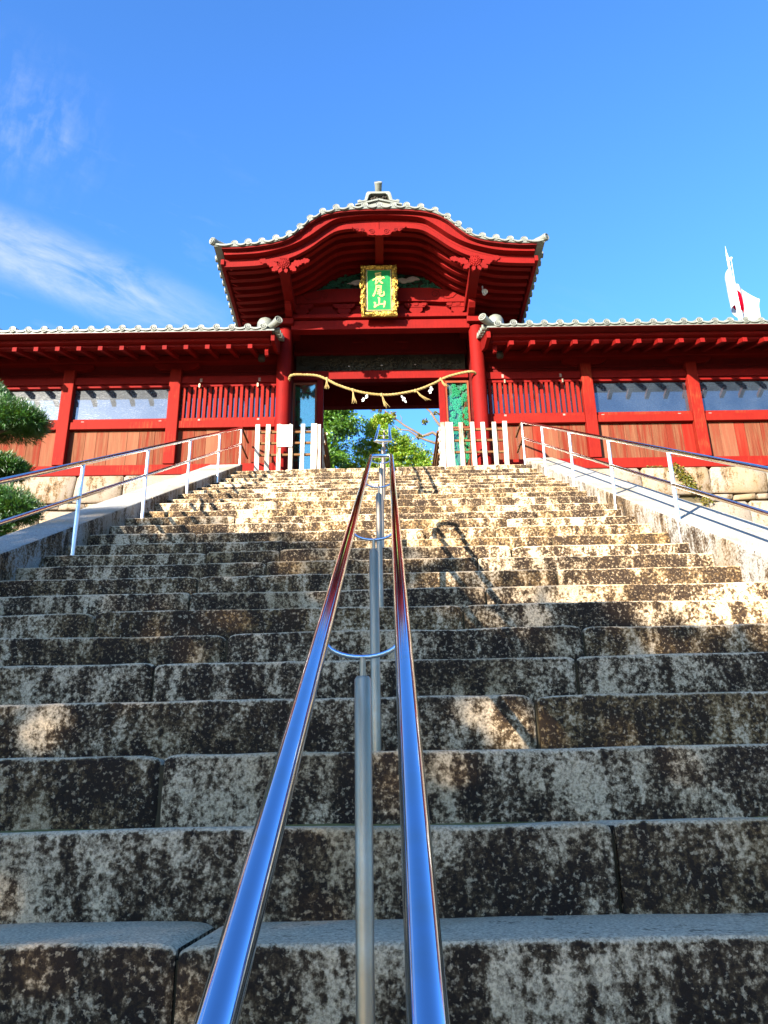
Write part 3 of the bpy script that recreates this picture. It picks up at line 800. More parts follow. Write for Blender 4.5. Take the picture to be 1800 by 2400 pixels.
# inner door frame, transom, side displays, back of the gate
box('lintel', red, gate, -1.66, 1.66, .84, .98, 7.985, 8.165, .012)
for s in (-1, 1):
    box('door_jamb', red, gate, s * 1.15 - .06, s * 1.15 + .06, .85, .99, 5.31, 7.98, .01)
box('upper_rail', rdk, gate, -1.66, 1.66, .84, .98, 8.545, 8.60, .006)
box('upper_board', rdk, gate, -1.66, 1.66, .90, .94, 8.60, 9.55, 0)
for u in (-.42, .42):
    box('strut', rdk, gate, u - .13, u + .13, .86, .90, 8.80, 8.87, .01)
tb = MB().box(-1.62, 1.62, .92, .96, 8.165, 8.545)
for i in range(150):
    u = random.uniform(-1.5, 1.5); z = random.uniform(8.2, 8.5)
    a0 = random.random() * 6; b_r = random.uniform(.03, .07)
    tb.tube([(u + b_r * (1 - j / 12) * math.cos(a0 + j * .7), .91 - .012 * random.random(), z + b_r * (1 - j / 12) * math.sin(a0 + j * .7) * .8) for j in range(9)], [.016, .018, .02, .02, .018, .016, .014, .012, .008], 5)
tb.build('carved_transom', M['dark_carving'], gate)
for u in (-.62, .0, .64):
    MB().ball((u + .02, .885, 8.30 + random.uniform(-.02, .03)), .022, .012, .012, 8, 6).build('carving_highlight', M['crane_white'], gate)
box('back_lintel', rdk, gate, -1.62, 1.62, 2.2, 2.36, 8.135, 9.6, 0)
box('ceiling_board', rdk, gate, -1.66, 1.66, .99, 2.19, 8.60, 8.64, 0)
for s in (-1, 1):
    dp = MB().box(min(s * 1.215, s * 1.66), max(s * 1.215, s * 1.66), .93, .95, 5.31, 7.90).build('side_panel', M['panel_back'], gate)
    for x0, x1, z0, z1 in ((1.212, 1.245, 5.31, 7.93), (1.625, 1.658, 5.31, 7.93), (1.245, 1.625, 7.885, 7.93), (1.245, 1.625, 6.93, 6.955)):
        box('panel_frame', M['branch_red'], dp, min(s * x0, s * x1), max(s * x0, s * x1), .86, .93, z0, z1, .004)
    b = MB()
    for i in range(90):
        u = random.uniform(1.28, 1.6); z = 7.84 - (i / 90) * 1.5 + random.uniform(-.03, .03)
        if s < 0: u = 1.60 - abs(random.gauss(0, .14)); u = max(1.27, u)
        r0 = random.uniform(.036, .056)
        for k in range(5):
            a = 2 * math.pi * k / 5 + i
            b.ball((s * (u + r0 * .62 * math.cos(a)), .905, z + r0 * .62 * math.sin(a)), r0 * .5, .012, r0 * .5, 7, 4)
        b.ball((s * u, .895, z), r0 * .34, .012, r0 * .34, 7, 4)
    for i in range(10):
        z0 = random.uniform(5.4, 6.6); u0 = random.uniform(1.30, 1.58)
        pl = [(s * (u0 + .03 * math.sin(a)), z0 + .28 * a / 6) for a in range(7)]
        b.prism(pl + [(a + s * .025, c) for a, c in pl[::-1]], .90, .92, FV)
    b.build('leaf_carving', M['leaf_green'], dp)['kind'] = 'stuff'
    b = MB()
    for i in range(7):
        u0 = 1.42 + random.uniform(-.1, .1); pts = [(s * 1.45, .915, 5.4)]
        z = 5.4; u = 1.45; dirn = random.uniform(-.10, .10)
        for j in range(7):
            z += .31; u = min(1.6, max(1.27, u + dirn + random.uniform(-.06, .06))); pts.append((s * u, .912, z))
        b.tube(pts, [.028 - .003 * j for j in range(8)], 6)
    b.build('trunk_carving', M['branch_red'], dp)
    MB().box(min(s * 1.246, s * 1.624), max(s * 1.246, s * 1.624), .862, .868, 5.33, 7.884).build('glass_pane', M['thin_glass'] if s > 0 else M['dusty_glass'], dp)
# small white floodlight on the right of the gable
fl = thing('floodlight', 'small white floodlight fixed beside the right gable purlin', 'floodlight', (1.83, -.55, 8.86), gate=True)
b = MB(); b.tube([(1.83, -.55, 9.03), (1.83, -.55, 8.90), (1.83, -.60, 8.86)], .012, 8); b.build('bracket', M['white'], fl)
b = MB(); b.lathe([(.02, .06), (.035, .03), (.05, -.02), (.055, -.035), (.045, -.03), (.02, .0)], (1.85, -.62, 8.84), n=14); b.build('shade', M['white'], fl)
# ------------------------------------------------------------------ walls with glazed bays either side of the gate
POSTS = [3.68, 5.58, 7.48, 9.38, 11.28]
SL = .45                                                    # roof slope
row_me = None


def wing(s, label):
    global row_me
    sx = lambda a, b: (min(s * a, s * b), max(s * a, s * b))
    w = thing('roofed_wall', label, 'wall', (s * 5.6, .2, 5.74), gate=True, group='roofed red walls flanking the gate')
    U1 = 11.38

    def bx(name, mat, u0, u1, v0, v1, z0, z1, bev=.006, parent=None):
        a, b = sx(u0, u1)
        return MB().box(a, b, v0, v1, z0, z1).build(name, mat, parent or w, bev)
    bx('base_beam', M['red_worn'], 1.88, U1, .09, .30, 5.735, 5.925, .01)
    for u in POSTS:
        po = bx('post', M['red_worn'], u - .10, u + .10, .06, .26, 5.928, 7.80, .012)
        pl = [(u - .40, 7.925), (u - .40, 7.88), (u - .30, 7.81), (u - .12, 7.79), (u + .12, 7.79), (u + .30, 7.81), (u + .40, 7.88), (u + .40, 7.925)]
        MB().prism([(s * a, c) for a, c in pl], .10, .22, FV).build('bracket_arm', M['red'], w, .008)
    bx('wall_plate', M['red'], 1.80, U1, .05, .27, 7.93, 8.06, .008)
    bx('upper_board', M['red_dark'], 1.88, U1, .20, .23, 7.66, 7.95, 0)
    bx('upper_rail', M['red_dark'], 1.88, U1, .175, .198, 7.77, 7.81, .004)
    ed = [1.88] + POSTS
    for i in range(len(ed) - 1):
        a, b = ed[i] + (.0 if i == 0 else .101), ed[i + 1] - .101
        bx('upper_beam', M['red'], a, b, .10, .24, 7.515, 7.655, .008)
        bx('sill_beam', M['red_worn'], a, b, .10, .25, 6.625, 6.765, .010)
        bx('window_rail', M['red_worn'], a, b, .135, .22, 6.768, 6.835, .006)
        bx('window_rail', M['red'], a, b, .135, .22, 7.46, 7.512, .006)
        pw = (b - a) / 7.0
        cuts = [a]
        for k in range(6): cuts.append(a + pw * (k + 1) + random.uniform(-.05, .05))
        cuts.append(b)
        for k in range(7):
            dv = random.uniform(-.003, .003)
            bx('plank', M['plank'], cuts[k] + .0022, cuts[k + 1] - .0022, .185 + dv, .215 + dv, 5.928, 6.622, .003)
        gl = bx('glass_pane', M['pane'], a, b, .200, .206, 6.838, 7.457, 0)
        if i == 0:
            nb = 18
            for k in range(nb):
                u = a + .06 + (b - a - .12) * k / (nb - 1)
                bx('lattice_bar', M['red_worn'], u - .027, u + .027, .140, .185, 6.837, 7.458, .004)
            for u in (a + .30, b - .36):
                bx('hinge_plate', M['plate'], u - .02, u + .02, .128, .134, 6.78 - .05, 6.78 + .03, 0)
                bx('hinge_plate', M['plate'], u - .02, u + .02, .093, .099, 7.53, 7.60, 0)
                bx('latch', M['satin'], u - .012 + .03, u + .012 + .03, .10, .134, 7.43, 7.50, 0)
        else:
            for u in (a + .12, b - .22):
                bx('hinge_plate', M['plate'], u - .025, u + .025, .12, .134, 6.75, 6.785, 0)
    # rafters and eaves
    for k in range(26):
        u = 2.22 + .362 * k
        MB().prism([(-.80, 7.655), (-.80, 7.735), (.30, 8.16), (.30, 8.08)], s * (u - .038), s * (u + .038), FU).build('rafter', M['red'], w, .004)
    bx('eave_board', M['red'], 1.93, U1, -.655, -.56, 7.795, 7.836, .006)
    bx('eave_board', M['red'], 1.90, U1, -.755, -.60, 7.838, 7.895, .008)
    bx('eave_board', M['red_dark'], 1.84, U1, -.945, -.76, 7.892, 7.91, 0)  # dark board colour stands in for shade below the tiles
    MB().prism([(-.93, 7.915), (-.66, 7.985), (.30, 8.30), (.95, 8.60), (.95, 8.45), (.30, 8.165), (-.645, 7.795), (-.66, 7.90)], s * 1.88, s * U1, FU).build('roof_board', M['red_dark'], w)
    zf = lambda v: 7.975 + SL * (v + .95) - .05 * math.sin(max(0, min(1, (v + .95) / 1.9)) * math.pi)
    pv = [-.95 + 1.9 * i / 10 for i in range(11)]
    MB().band(pv, lambda v: zf(v) - .075, lambda v: zf(v) - .045, s * 1.80, s * U1, FU).build('roof_bed', M['tile'], w)
    MB().prism([(.951, 8.50), (.951, zf(.95) - .045), (2.6, 8.05), (2.6, 7.95)], s * 1.80, s * U1, FU).build('rear_roof', M['tile'], w)
    if row_me is None:
        pth = [(0, -.95 + 1.9 * i / 28, zf(-.95 + 1.9 * i / 28)) for i in range(29)]
        row_me = MB().tube(pth, [(.054 if i % 4 else .060) for i in range(29)], 10).mesh('tile_row', M['tile'], (0, -.95, 7.975))
    lipm = None
    n = 36
    for k in range(n):
        u = 1.985 + .2635 * k
        o = put('tile_row', row_me, w, (s * u + random.uniform(-.006, .006), -.95 + random.uniform(-.012, .012), 7.975 + random.uniform(-.006, .006)), (0, 0, random.uniform(-.012, .012)))
        put('tile_disc', disc_me, o)
        if k < n - 1:
            if lipm is None:
                b = MB()
                pl = [(-.095 + .19 * j / 6, -.004 - .024 * math.sin(math.pi * j / 6)) for j in range(7)]
                b.prism(pl + [(a, c - .028) for a, c in pl[::-1]], -.975, -.70, FV)
                b.prism([(a, c + .012) for a, c in pl[1:-1]] + [(a, c - .002) for a, c in pl[1:-1][::-1]], -.965, -.75, FV)
                pth = [(v, zf(v) - 7.975) for v in (-.70, -.2, .3, .9)]
                for j in range(3):
                    (v0, h0), (v1, h1) = pth[j], pth[j + 1]
                    vs = [(a, v0, c + h0 + .004) for a, c in pl] + [(a, v1, c + h1 + .004) for a, c in pl]
                    b.add(vs, [(q, q + 1, 8 + q, 7 + q) for q in range(6)])
                lipm = b.mesh('flat_tile', M['tile'], (0, -.95, 0))
            put('flat_tile', lipm, w, (s * (u + .132), -.95, 7.975))
    bx('ridge_course', M['tile'], 1.9, U1, .80, 1.10, 8.72, 8.95, .01)
    MB().tube([(s * 1.88, .95, 8.96), (s * U1, .95, 8.96)], .07, 10).build('ridge_cap', M['tile'], w)
    # the gable end next to the gate: verge boards, corner tile, verge tiles, round knob
    MB().prism([(-.86, 7.76), (-.86, 7.885), (.9, 8.62), (.9, 8.40), (.2, 8.09), (-.45, 7.81)], s * 1.80, s * 1.865, FU).build('verge_board', M['red'], w, .006)
    MB().prism([(-.56, 7.66), (-.60, 7.72), (-.57, 7.80), (-.62, 7.86), (-.60, 7.90), (-.50, 7.905), (-.46, 7.72), (-.50, 7.66)], s * 1.94, s * 2.0, FU).build('verge_board', M['red'], w, .004)
    b = MB().tube([(s * 2.02, -.72, 8.03), (s * 1.90, -.84, 8.025), (s * 1.80, -.93, 8.045), (s * 1.73, -.985, 8.075)], [.056, .058, .062, .072], 14)
    ct = b.build('corner_tile', M['tile'], w)
    put('tile_disc', disc_big, ct, rot=(R_(-8), 0, s * -.55)).location = Vector((s * 1.725, -.992, 8.078)) - ORG[w]
    vs_me = MB().tube([(0, 0, 0), (s * .10, 0, 0), (s * .12, 0, .0), (s * .30, 0, .005)], [.050, .050, .054, .054], 10)
    b2 = MB(); vsm = vs_me.mesh('verge_tile', M['tile'])
    sdm = tile_disc_mesh(.056); sdm.v = [(s * v[1], v[0], v[2]) for v in sdm.v]; sdm = sdm.mesh('tile_disc', M['tile'])
    for k in range(8):
        v = -.78 + .2 * k
        o = put('verge_tile', vsm, w, (s * 1.745, v, zf(v) - .035))
        put('tile_disc', sdm, o)
    kb = MB(); kb.lathe([(.10, -.16), (.125, -.10), (.145, -.03), (.140, .03), (.115, .08), (.07, .115), (.005, .13)], (s * 2.02, -.5, 8.31), axis='z', n=20)
    kb.build('round_knob', M['tile'], w)
    lb = MB(); lb.lathe([(.02, .07), (.05, .05), (.065, .0), (.06, -.06), (.03, -.075)], (s * 2.1, -.25, 7.80), axis='z', n=12)
    lb.build('hanging_bell', M['dark_carving'], w)
    # the joint against the gate column
    bx('end_board', M['red'], 1.80, 1.878, .12, .24, 5.93, 7.93, .004)
    return w


wing(-1, 'red roofed wall left of the gate with bright scratched glass panes')
wing(1, 'red roofed wall right of the gate with dark blue glass panes')


# ------------------------------------------------------------------ retaining walls under them
def retaining(s, label):
    w = thing('retaining_wall', label, 'stone wall', (s * 6, .05, 3.6), gate=True, group='stone walls under the roofed walls')
    rows = [(5.730, 5.23), (5.215, 5.10), (5.085, 4.60), (4.585, 4.13), (4.115, 3.70), (3.685, 3.30)]
    for r, (zt, zb) in enumerate(rows):
        u = 2.30 + (0 if r != 1 else 0)
        while u < 11.3:
            L = random.uniform(.80, 1.20) if r != 1 else random.uniform(.18, .55)
            if r == 1 and random.random() < .15: u += L; continue
            u1 = min(u + L, 11.4)
            nx, nz = 6, 5; b = MB(); vs = []
            sl0, sl1 = random.uniform(-.05, .05), random.uniform(-.05, .05)
            j = [random.uniform(-.022, .022) for _ in range(4)]
            for iz in range(nz):
                for ix in range(nx):
                    fx, fz = [0, .03, .35, .65, .97, 1][ix], [0, .06, .5, .94, 1][iz]
                    uu_ = u + .007 + (u1 - u - .014) * fx + (sl0 * (1 - fx) + sl1 * fx) * (fz - .5)
                    zz = zb + .006 + (zt - zb - .012) * fz + ((j[0] * (1 - fx) + j[1] * fx) * (1 - fz) + ((j[2] * (1 - fx) + j[3] * fx) * fz if r else 0)) * .8
                    edge = (ix in (0, nx - 1)) + (iz in (0, nz - 1))
                    bul = .0 if edge else -.012 - .03 * noise.noise((uu_ * 3, zz * 3, r))
                    vv = .075 + .018 * (edge > 0) + .012 * (edge > 1) + bul + noise.noise((uu_ * 9, zz * 9, 3.0)) * .012
                    if edge > 1: uu_ += (.014 if ix == 0 else -.014); zz += (.012 if iz == 0 else -.012)
                    vs.append((s * uu_, vv, zz))
            b.add(vs, [(iz * nx + ix, iz * nx + ix + 1, (iz + 1) * nx + ix + 1, (iz + 1) * nx + ix) for iz in range(nz - 1) for ix in range(nx - 1)], True)
            ring = list(range(nx)) + [i * nx + nx - 1 for i in range(1, nz)] + [(nz - 1) * nx + i for i in range(nx - 2, -1, -1)] + [i * nx for i in range(nz - 2, 0, -1)]
            base = [vs[i] for i in ring]; back = [(p[0], .30, p[2]) for p in base]; m_ = len(ring)
            b.add(base + back, [(i, (i + 1) % m_, m_ + (i + 1) % m_, m_ + i) for i in range(m_)])
            b.build('wall_stone', M['wallstone'], w)
            u = u1
    a, c = sorted((s * 2.3, s * 11.4))
    MB().box(a, c, .17, .34, 3.3, 5.72).build('packing', M['mortar'], w)


retaining(-1, 'pale stone retaining wall left of the stairs, behind the trimmed garden tree')
retaining(1, 'pale stone retaining wall right of the stairs with weeds in its joints')

# ------------------------------------------------------------------ name board
PL = thing('name_board', 'gilt framed green name board with gold characters under the gable', 'sign', (-.015, -.30, 8.62), gate=True)
tilt = R_(9)
PO = Vector((-.015, -.27, 8.60))
W2, H2 = .325, 1.005


def pf(a, b, c):                                             # board plane: a across, b up from its foot, c towards the viewer; leans forward at the top
    return PO + Vector((a, -c * math.cos(tilt) - b * math.sin(tilt), b * math.cos(tilt) - c * math.sin(tilt)))


fw_ = .098
for (x0, x1, z0, z1) in ((-W2, W2, 0, fw_), (-W2, W2, H2 - fw_, H2), (-W2, -W2 + fw_, fw_, H2 - fw_), (W2 - fw_, W2, fw_, H2 - fw_)):
    horiz = (x1 - x0) > (z1 - z0)
    b = MB(); nL, nW = (28, 5) if horiz else (38, 5)
    vs = []
    for i in range(nL + 1):
        for k in range(nW + 1):
            f, g_ = i / nL, k / nW
            a, c = (x0 + (x1 - x0) * f, z0 + (z1 - z0) * g_) if horiz else (x0 + (x1 - x0) * g_, z0 + (z1 - z0) * f)
            h = .035 + .035 * math.sin(math.pi * g_) + .030 * noise.noise((a * 16, c * 16, 1.0))
            outside = (abs(a) > W2 - .001) or c < .001 or c > H2 - .001
            if outside: a += .016 * noise.noise((a * 12, c * 14, 4)); c += .016 * noise.noise((a * 14, c * 12, 8))
            vs.append(pf(a, c, h))
    b.add(vs, [(i * (nW + 1) + k, i * (nW + 1) + k + 1, (i + 1) * (nW + 1) + k + 1, (i + 1) * (nW + 1) + k) for i in range(nL) for k in range(nW)], True)
    b.build('carved_frame', M['gold'], PL)
b = MB(); b.prism([(-W2 + .004, .004), (W2 - .004, .004), (W2 - .004, H2 - .004), (-W2 + .004, H2 - .004)], -.02, .030, lambda a, c, d: pf(a, c, d)); b.build('backing', M['gold'], PL)
fa = W2 - fw_
b = MB(); b.prism([(-fa, fw_), (fa, fw_), (fa, H2 - fw_), (-fa, H2 - fw_)], .031, .040, lambda a, c, d: pf(a, c, d)); b.build('dark_margin', M['navy'], PL)
e = .010; b = MB(); b.prism([(-fa + e, fw_ + e), (fa - e, fw_ + e), (fa - e, H2 - fw_ - e), (-fa + e, H2 - fw_ - e)], .040, .046, lambda a, c, d: pf(a, c, d)); b.build('gold_line', M['gold_flat'], PL)
e = .019; b = MB(); b.prism([(-fa + e, fw_ + e), (fa - e, fw_ + e), (fa - e, H2 - fw_ - e), (-fa + e, H2 - fw_ - e)], .046, .050, lambda a, c, d: pf(a, c, d)); b.build('green_face', M['green'], PL)
# brush strokes read off the board: x from left, y from top of a 660 x 1020 face; (x, y, half width)
CH = [
    [[(720, 515, 22), (728, 560, 19), (740, 655, 18)], [(722, 520, 18), (790, 512, 14), (862, 498, 16)], [(745, 566, 13), (800, 560, 12), (856, 548, 14)],
     [(745, 612, 13), (800, 604, 12), (866, 590, 15)], [(632, 700, 10), (665, 672, 15), (730, 656, 16), (830, 645, 15), (900, 632, 17), (930, 622, 24), (962, 640, 12)],
     [(742, 662, 18), (726, 730, 19), (712, 790, 20), (752, 762, 13), (796, 728, 8)], [(868, 668, 16), (828, 702, 13), (792, 722, 7)], [(776, 672, 9), (822, 716, 15), (872, 752, 24), (914, 776, 14)]],
    [[(722, 838, 16), (800, 834, 13), (868, 846, 17), (858, 888, 15)], [(728, 884, 12), (790, 880, 10), (848, 884, 12)], [(734, 842, 16), (722, 930, 19), (690, 1020, 21), (642, 1098, 24)],
     [(866, 920, 15), (816, 940, 13), (766, 952, 8)], [(764, 992, 13), (810, 982, 12), (866, 966, 15)], [(752, 1046, 14), (812, 1030, 13), (884, 1008, 15)],
     [(812, 938, 15), (810, 1020, 16), (826, 1084, 19), (880, 1104, 19), (936, 1082, 20), (950, 1030, 13), (936, 985, 9)]],
    [[(772, 1140, 12), (806, 1165, 25), (806, 1240, 20), (800, 1305, 18)], [(660, 1268, 16), (690, 1282, 25), (690, 1340, 20), (666, 1388, 20)],
     [(672, 1384, 20), (740, 1342, 18), (820, 1310, 17), (900, 1308, 18), (946, 1300, 16)], [(944, 1240, 16), (962, 1256, 25), (950, 1330, 21), (932, 1388, 18)]]]
fx0, fx1, fy0, fy1 = 480, 1128, 432, 1452
sxx = (2 * fa - 2 * e) / (fx1 - fx0); syy = (H2 - 2 * fw_ - 2 * e) / (fy1 - fy0)
for ci, strokes in enumerate(CH):
    b = MB()
    for si, st in enumerate(strokes):
        pts = []
        for i in range(len(st) - 1):
            for k in range(4):
                t = k / 4; pts.append(tuple(st[i][q] * (1 - t) + st[i + 1][q] * t for q in range(3)))
        pts.append(st[-1]); k = len(pts); L_, R2 = [], []
        for i, (x, y, w) in enumerate(pts):
            dx = pts[min(i + 1, k - 1)][0] - pts[max(i - 1, 0)][0]; dy = pts[min(i + 1, k - 1)][1] - pts[max(i - 1, 0)][1]
            d = math.hypot(dx, dy) or 1; nx_, ny_ = -dy / d, dx / d
            f = lambda X, Y: ((X - (fx0 + fx1) / 2) * sxx, H2 - fw_ - e - (Y - fy0) * syy)
            if i == 0: L_.append(f(x - dx / d * w * .7, y - dy / d * w * .7))
            L_.append(f(x + nx_ * w, y + ny_ * w)); R2.append(f(x - nx_ * w, y - ny_ * w))
            if i == k - 1: L_.append(f(x + dx / d * w * .7, y + dy / d * w * .7))
        # quads across the stroke keep concave brush shapes clean
        top = .056 + si * .0006; n_ = len(R2); Lm = L_[1:-1]
        vs = [pf(*p_, top) for p_ in Lm] + [pf(*p_, top) for p_ in R2] + [pf(*p_, .0502) for p_ in Lm] + [pf(*p_, .0502) for p_ in R2]
        fs = []
        for i in range(n_ - 1):
            fs += [(i, i + 1, n_ + i + 1, n_ + i), (i, 2 * n_ + i, 2 * n_ + i + 1, i + 1), (n_ + i, n_ + i + 1, 3 * n_ + i + 1, 3 * n_ + i)]
        b.add(vs, fs)
        for tipp, i in ((L_[0], 0), (L_[-1], n_ - 1)):
            b.add([pf(*tipp, top), pf(*Lm[i], top), pf(*R2[i], top), pf(*tipp, .0502), pf(*Lm[i], .0502), pf(*R2[i], .0502)], [(0, 1, 2), (0, 3, 4, 1), (0, 2, 5, 3)])
    b.build('gold_character', M['gold_flat'], PL)
# foliage carving on the sides of the frame stands proud of it
b = MB()
for s in (-1, 1):
    for i in range(34):
        z = random.uniform(.06, .72); a = s * (W2 - .02 + random.uniform(-.03, .03)); c = pf(a, z, .075 + random.uniform(-.015, .015))
        b.ball(c, random.uniform(.012, .028), .02, random.uniform(.02, .05), 6, 4)
b.build('carved_foliage', M['gold'], PL)
MB().tube([pf(-.2, H2 - .03, -.02), (-.22, .02, 9.75)], .012, 6).tube([pf(.2, H2 - .03, -.02), (.2, .02, 9.75)], .012, 6).build('hanger', M['dark_carving'], PL)

# ------------------------------------------------------------------ straw festoon
RP = [(-1.736, 7.446), (-1.679, 7.490), (-1.466, 7.500), (-1.229, 7.475), (-1.063, 7.402), (-.874, 7.29), (-.592, 7.176), (-.312, 7.103), (-.008, 7.074), (.249, 7.102), (.532, 7.165), (.817, 7.287), (1.034, 7.405), (1.297, 7.485), (1.51, 7.512), (1.60, 7.49)]
RP = [Vector((x + .10, -.16 if i not in (0, len(RP) - 1) else -.05, z)) for i, (x, z) in enumerate(RP)]
rope = thing('straw_rope', 'twisted straw rope with tassels and white paper streamers hung across the gateway', 'rope', (0, -.16, 7.07), gate=True)
dense = []
for i in range(len(RP) - 1):
    p0, p1, p2, p3 = RP[max(0, i - 1)], RP[i], RP[i + 1], RP[min(len(RP) - 1, i + 2)]
    for k in range(14):
        t = k / 14
        dense.append(.5 * ((2 * p1) + (p2 - p0) * t + (2 * p0 - 5 * p1 + 4 * p2 - p3) * t * t + (3 * p1 - p0 - 3 * p2 + p3) * t**3))
L = 0; acc = [0]
for i in range(1, len(dense)): L += (dense[i] - dense[i - 1]).length; acc.append(L)
for st in range(3):
    pts = []
    for i, p_ in enumerate(dense):
        d = (dense[min(i + 1, len(dense) - 1)] - dense[max(i - 1, 0)]).normalized(); x = d.cross(Vector((0, 1, 0))).normalized(); y = d.cross(x)
        a = acc[i] / .17 * 2 * math.pi + st * 2.094
        pts.append(p_ + (x * math.cos(a) + y * math.sin(a)) * .012)
    MB().tube(pts, .0138, 7).build('rope_strand', M['straw'], rope)
for (x, z, ln, lean) in ((-1.055, 7.40, .20, .0), (-.60, 7.17, .27, .02), (-.10, 7.07, .26, .09), (.49, 7.14, .20, .22), (.94, 7.36, .16, .10)):
    b = MB(); x += .10
    for i in range(16):
        sp = random.uniform(-.5, .5)
        b.tube([(x, -.17, z + .03), (x + lean * .4 + sp * .03, -.18 + random.uniform(-.015, .015), z - ln * .5), (x + lean + sp * .10, -.18 + random.uniform(-.03, .03), z - ln * random.uniform(.85, 1))], [.006, .007, .003], 4)
    b.lathe([(.018, .03), (.022, .0), (.018, -.03)], (x, -.17, z - .0), axis='z', n=8)
    b.build('straw_tassel', M['straw'], rope)
for (x, z, lean) in ((-.36, 7.08, -.10), (.24, 7.05, .03), (.76, 7.22, -.05)):
    b = MB(); x += .10; px, pz = x, z
    for i in range(4):
        w = .031; ox = (.025 if i % 2 else -.005) + lean * i * .3; h = .041
        vs = [(px + ox, -.175 - .006 * i, pz), (px + ox + w, -.180 - .006 * i, pz - .012), (px + ox + w + lean * .25, -.190 - .004 * i, pz - h - .012), (px + ox + lean * .25, -.178 - .004 * i, pz - h)]
        b.add(vs + [(a, c + .002, d) for a, c, d in vs], [(0, 1, 2, 3), (7, 6, 5, 4), (0, 4, 5, 1), (1, 5, 6, 2), (2, 6, 7, 3), (3, 7, 4, 0)])
        pz -= h * .82
    b.build('paper_streamer', M['paper'], rope)

# ------------------------------------------------------------------ low picket fences closing the sides of the gateway
pk_me = {}


def picket(w, h=.90):
    key = (w, h)
    if key not in pk_me:
        b = MB().box(-w / 2, w / 2, -.014, .014, 0, h); pk_me[key] = b.mesh('picket', M['wood_pale'], bevel=.004)
    return pk_me[key]


def fence(label, xs, ws, ends, xr, s):
    f = thing('picket_fence', label, 'fence', (xs[0] + .1, -.70, 5.31), gate=True, group='low picket fences in the gateway')
    for x, w in zip(xs, ws):
        put('picket', picket(w), f, (x + .10, -.70 + random.uniform(-.004, .004), 5.345 + random.uniform(-.01, .012)), (0, R_(random.uniform(-.8, .8)), 0))
    a, c = ends[0] + .10, ends[1] + .10
    for z in (6.125, 5.925, 5.715):
        MB().box(a, c, -.683, -.648, z - .018, z + .018).build('fence_rail', M['wood_brown'], f, .004)
    MB().box(a, c, -.72, -.63, 5.308, 5.344).build('bottom_rail', M['wood_brown'], f, .006)
    for i in range(8):
        v = -.60 + .19 * i
        put('picket', picket(.065, .86), f, (xr + .10, v, 5.345 + random.uniform(-.01, .01)), (0, 0, R_(90)))
    for z in (6.125, 5.925, 5.715):
        MB().box(min(xr + .1 - s * .016, xr + .1 - s * .05), max(xr + .1 - s * .016, xr + .1 - s * .05), -.62, .83, z - .018, z + .018).build('fence_rail', M['wood_brown'], f, .004)
    MB().box(xr + .1 - .045, xr + .1 + .045, -.62, .83, 5.308, 5.344).build('bottom_rail', M['wood_brown'], f, .006)
    MB().box(xr + .1 - .05 - s * .10, xr + .1 + .05 - s * .10, -.80, -.722, 5.306, 5.40).build('foot_block', M['wood_brown'], f, .012)
    return f


fence('pale picket fence left of the gateway with a white notice on it', [-2.14, -1.98, -1.79, -1.60, -1.415, -1.225, -1.135], [.075, .075, .07, .065, .066, .098, .05], (-2.19, -1.10), -1.085, -1)
fence('pale picket fence right of the gateway without a notice', [.875, .965, 1.035, 1.19, 1.385, 1.56, 1.735, 1.90], [.07, .075, .06, .068, .068, .070, .070, .075], (.84, 1.945), .845, 1)
nb = thing('notice_board', 'blank looking white notice hung on the left picket fence', 'notice', (-1.59, -.735, 5.83), gate=True)
MB().box(-1.715, -1.47, -.742, -.730, 5.83, 6.225).build('sheet', M['paper'], nb, .004)
for x in (-1.68, -1.505):
    MB().box(x - .012, x + .012, -.746, -.722, 6.205, 6.24).build('clip', M['satin'], nb, .003)

# ------------------------------------------------------------------ handrails
def zr(y): return .5537 * y - .56


def midrail(name, label, y0, y1, posts, closed0, closed1):
    h = thing(name, label, 'handrail', (-.066, y0, zr(y0) - .7), group='steel double handrails up the middle of the stairs')
    xl, xr = -.146, .022; R0 = .0172
    for x in (xl, xr):
        MB().tube([(x, y0 + (y1 - y0) * i / 14, zr(y0 + (y1 - y0) * i / 14)) for i in range(15)], R0, 24).build('rail', M['polished'], h)
    for y, cl, sg in ((y0, closed0, -1), (y1, closed1, 1)):
        if cl:
            pts = []
            for i in range(13):
                a = math.pi * i / 12; c = math.cos(a); dd = abs(math.sin(a)) ** .5 * .035
                yy = y + sg * dd
                pts.append(((xl + xr) / 2 - (xr - xl) / 2 * c, yy, zr(yy) + .0005))
            MB().tube(pts, R0, 16).build('rail_end', M['polished'], h)
    xm = (xl + xr) / 2
    for y, k in posts:
        zb, zt = STEPZ[k] - .01, zr(y) - .088
        b = MB().tube([(xm, y, zb), (xm, y, zt - .006), (xm, y, zt)], [R0, R0, R0 - .004], 20)
        p_ = b.build('post', M['satin'], h)
        MB().tube([(xm, y, zt), (xm, y, zr(y) - .048)], .0065, 10).build('stem', M['satin'], p_)
        pts = [(xm - (xr - xl) / 2 * math.cos(math.pi * i / 16) * .93, y, zr(y) - .010 - .038 * math.sin(math.pi * i / 16)) for i in range(17)]
        MB().tube(pts, .0048, 10).build('cradle', M['polished'], p_)
        b = MB(); b.lathe([(.030, .0), (.030, .006), (.02, .01)], (xm, y, STEPZ[k] - .002), axis='z', n=16); b.build('base_flange', M['satin'], p_)


midrail('double_handrail', 'polished steel double handrail running from the foreground up the lower stairs', -1.6, 6.2, [(-1.3, -8), (.30, -4), (1.70, -1), (2.93, 2), (4.50, 6), (6.02, 10)], False, True)
midrail('double_handrail', 'shorter polished steel double handrail on the upper stairs before the gate', 8.3, 12.55, [(8.45, 16), (10.05, 20), (11.65, 24)], True, False)


